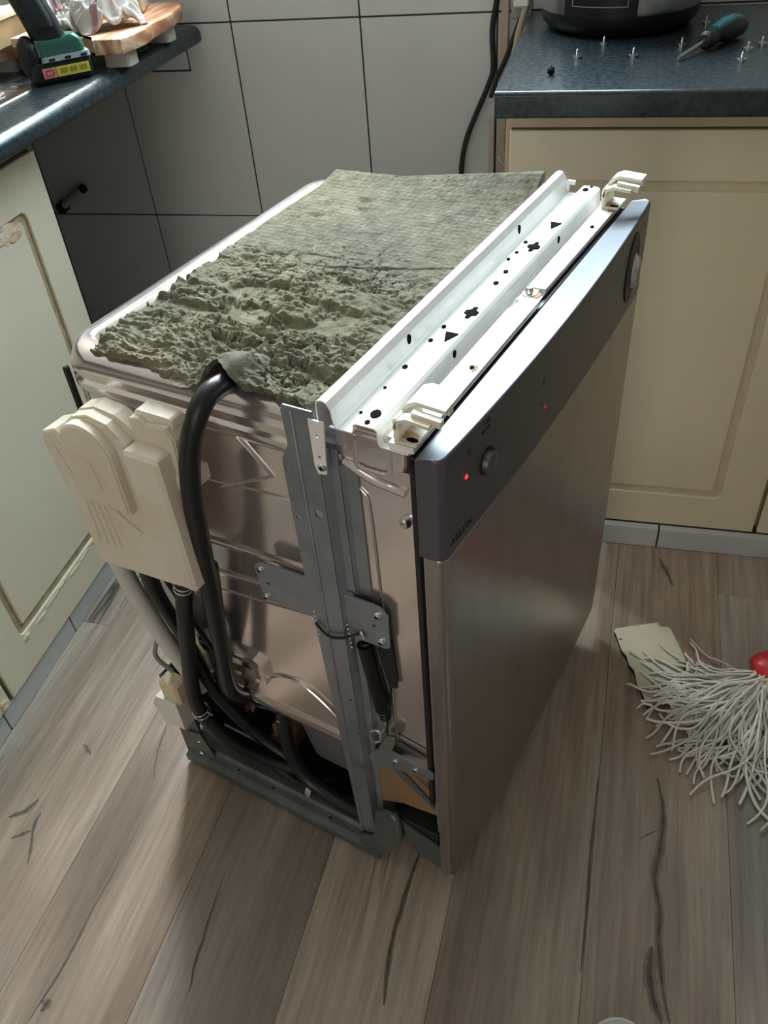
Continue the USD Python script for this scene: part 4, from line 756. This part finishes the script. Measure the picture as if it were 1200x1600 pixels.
part(hd, 'grip_inlay', [tube([(.102, -.002 + s, .0255), (.125, -.003 + s, .0295), (.155, -.003 + s, .0315), (.178, -.002 + s, .0285)], [.005, .0068, .0068, .005], 10, 5) for s in (0, .006)], TEAL, label='teal grip inlay')

s0 = thing('screw', 'washer-head screw on the worktop, leftmost, in front of the multicooker', 'screw', (-.050, 1.516, .9), 0, 'loose washer-head screws on the right worktop')
part(s0, 'head', lathe([(0, 0), (.0045, 0), (.0045, .003), (.0075, .0032), (.0075, .0045), (0, .0045)], 14), STEEL)
part(s0, 'shank', lathe([(.0, .0045), (.0017, .0045)] + [(.0017 + .0005 * (i % 2), .0052 + .0009 * i) for i in range(8)] + [(.0008, .0130), (0, .0142)], 10), ZINC)
part(s0, 'slot', bx(-.003, .003, -.0005, .0005, -.0002, .0004, .0001), INK)
for (x, y), lab in (((-.010, 1.599), 'small screw in the dark shadow at the foot of the multicooker'), ((.038, 1.517), 'screw standing straight in front of the multicooker button panel, midway to the worktop edge'), ((.114, 1.578), 'screw just left of the screwdriver tip'),
                    ((.197, 1.475), 'screw nearest the worktop front edge, below the screwdriver handle'), ((.212, 1.540), 'middle screw of the three right of the screwdriver handle'), ((.236, 1.572), 'screw farthest right, beyond the screwdriver handle'), ((.161, 1.739), 'screw far back on the worktop, right of the multicooker')):
    dup(s0, (x, y, .9), 40 * x * 100, lab)
nt = thing('black_nut', 'small broken black plastic piece near the front left of the right worktop', 'fragment', (-.084, 1.414, .9), 20)
part(nt, 'fragment_body', blob((0, 0, .006), (.0055, .004, .0062), 4, 2, .5), BLACKP)

# ================================================================== CABLES, TRIM AND PIPE ON THE BACK WALL
cw = thing('wall_cable', 'black mains cable hanging down the tiled wall beside the right cabinet', 'cable', (0, 0, 0))
part(cw, 'cable_sheath', tube([(-.224, 1.902, 1.15), (-.226, 1.905, .95), (-.236, 1.906, .87), (-.233, 1.906, .80), (-.243, 1.906, .765), (-.267, 1.905, .712), (-.288, 1.905, .662), (-.299, 1.904, .615), (-.301, 1.902, .57), (-.296, 1.90, .45), (-.28, 1.89, .25), (-.25, 1.85, .02)], .0058, 10, 8), RUBBER)
c2 = thing('appliance_cord', 'second black cord curving from the multicooker to the wall cable', 'cord', (0, 0, 0))
part(c2, 'cord_sheath', tube([(-.156, 1.905, .99), (-.165, 1.903, .93), (-.19, 1.896, .86), (-.2055, 1.893, .82), (-.222, 1.894, .785), (-.236, 1.894, .745)], .0048, 10, 8), RUBBER)
c3 = thing('beige_conduit', 'thin beige flexible conduit beside the worktop end', 'conduit', (0, 0, 0))
part(c3, 'conduit_tube', tube([(-.162, 1.885, .97), (-.168, 1.884, .915), (-.182, 1.883, .86), (-.190, 1.882, .80), (-.194, 1.881, .70), (-.200, 1.88, .4), (-.2, 1.88, .02)], .0065, 10, 8), mat('beige_tube', (.40, .33, .25), .6))
tr = thing('trunking', 'tan vertical timber trunking on the wall behind the worktop end', 'trunking', (0, 0, 0))
part(tr, 'trunking_strip', bx(-.218, -.203, 1.899, 1.9115, .0, 1.30), mat('tan_trim', (.40, .31, .22), .65, var=.1, vscale=20))
part(tr, 'trunking_strip', bx(-.240, -.228, 1.901, 1.9115, .0, .70), mat('tan_trim_pale', (.42, .36, .29), .65, var=.1, vscale=20))
sk2 = thing('wall_plug', 'small white plug on the wall left of the multicooker', 'plug', (-.178, 1.885, .918), 0)
part(sk2, 'plug_shell', [bx(-.014, .016, -.008, .012, -.007, .010, .003)], WHITEPL)
part(sk2, 'plug_base', bx(-.02, .02, .0121, .026, -.03, .05, .002), mat('plug_grey', (.28, .27, .25), .6))
na = thing('nail', 'bent pale nail sticking out of the wall beside the right cabinet', 'nail', (0, 0, 0))
part(na, 'nail_shank', tube([(-.218, 1.899, .622), (-.204, 1.885, .606)], .0012, 6, 1), STEEL); part(na, 'nail_head', tube([(-.2045, 1.8855, .6066), (-.2035, 1.8845, .6055)], .003, 8, 1), STEEL)
pp = thing('pipe_stub', 'short grey pipe stub with a dark end on the tiled wall by the left cabinet', 'pipe', (0, 0, 0))
part(pp, 'pipe_body', tube([(-1.33, 1.872, .505), (-1.262, 1.872, .548)], .010, 14, 1), mat('pipe_grey', (.42, .42, .41), .4, .2))
part(pp, 'pipe_end', tube([(-1.266, 1.872, .5455), (-1.258, 1.872, .5505)], .0105, 14, 1), BLACKP)
part(pp, 'pipe_collar', tube([(-1.345, 1.872, .495), (-1.33, 1.872, .505)], .015, 14, 1), BLACKP)
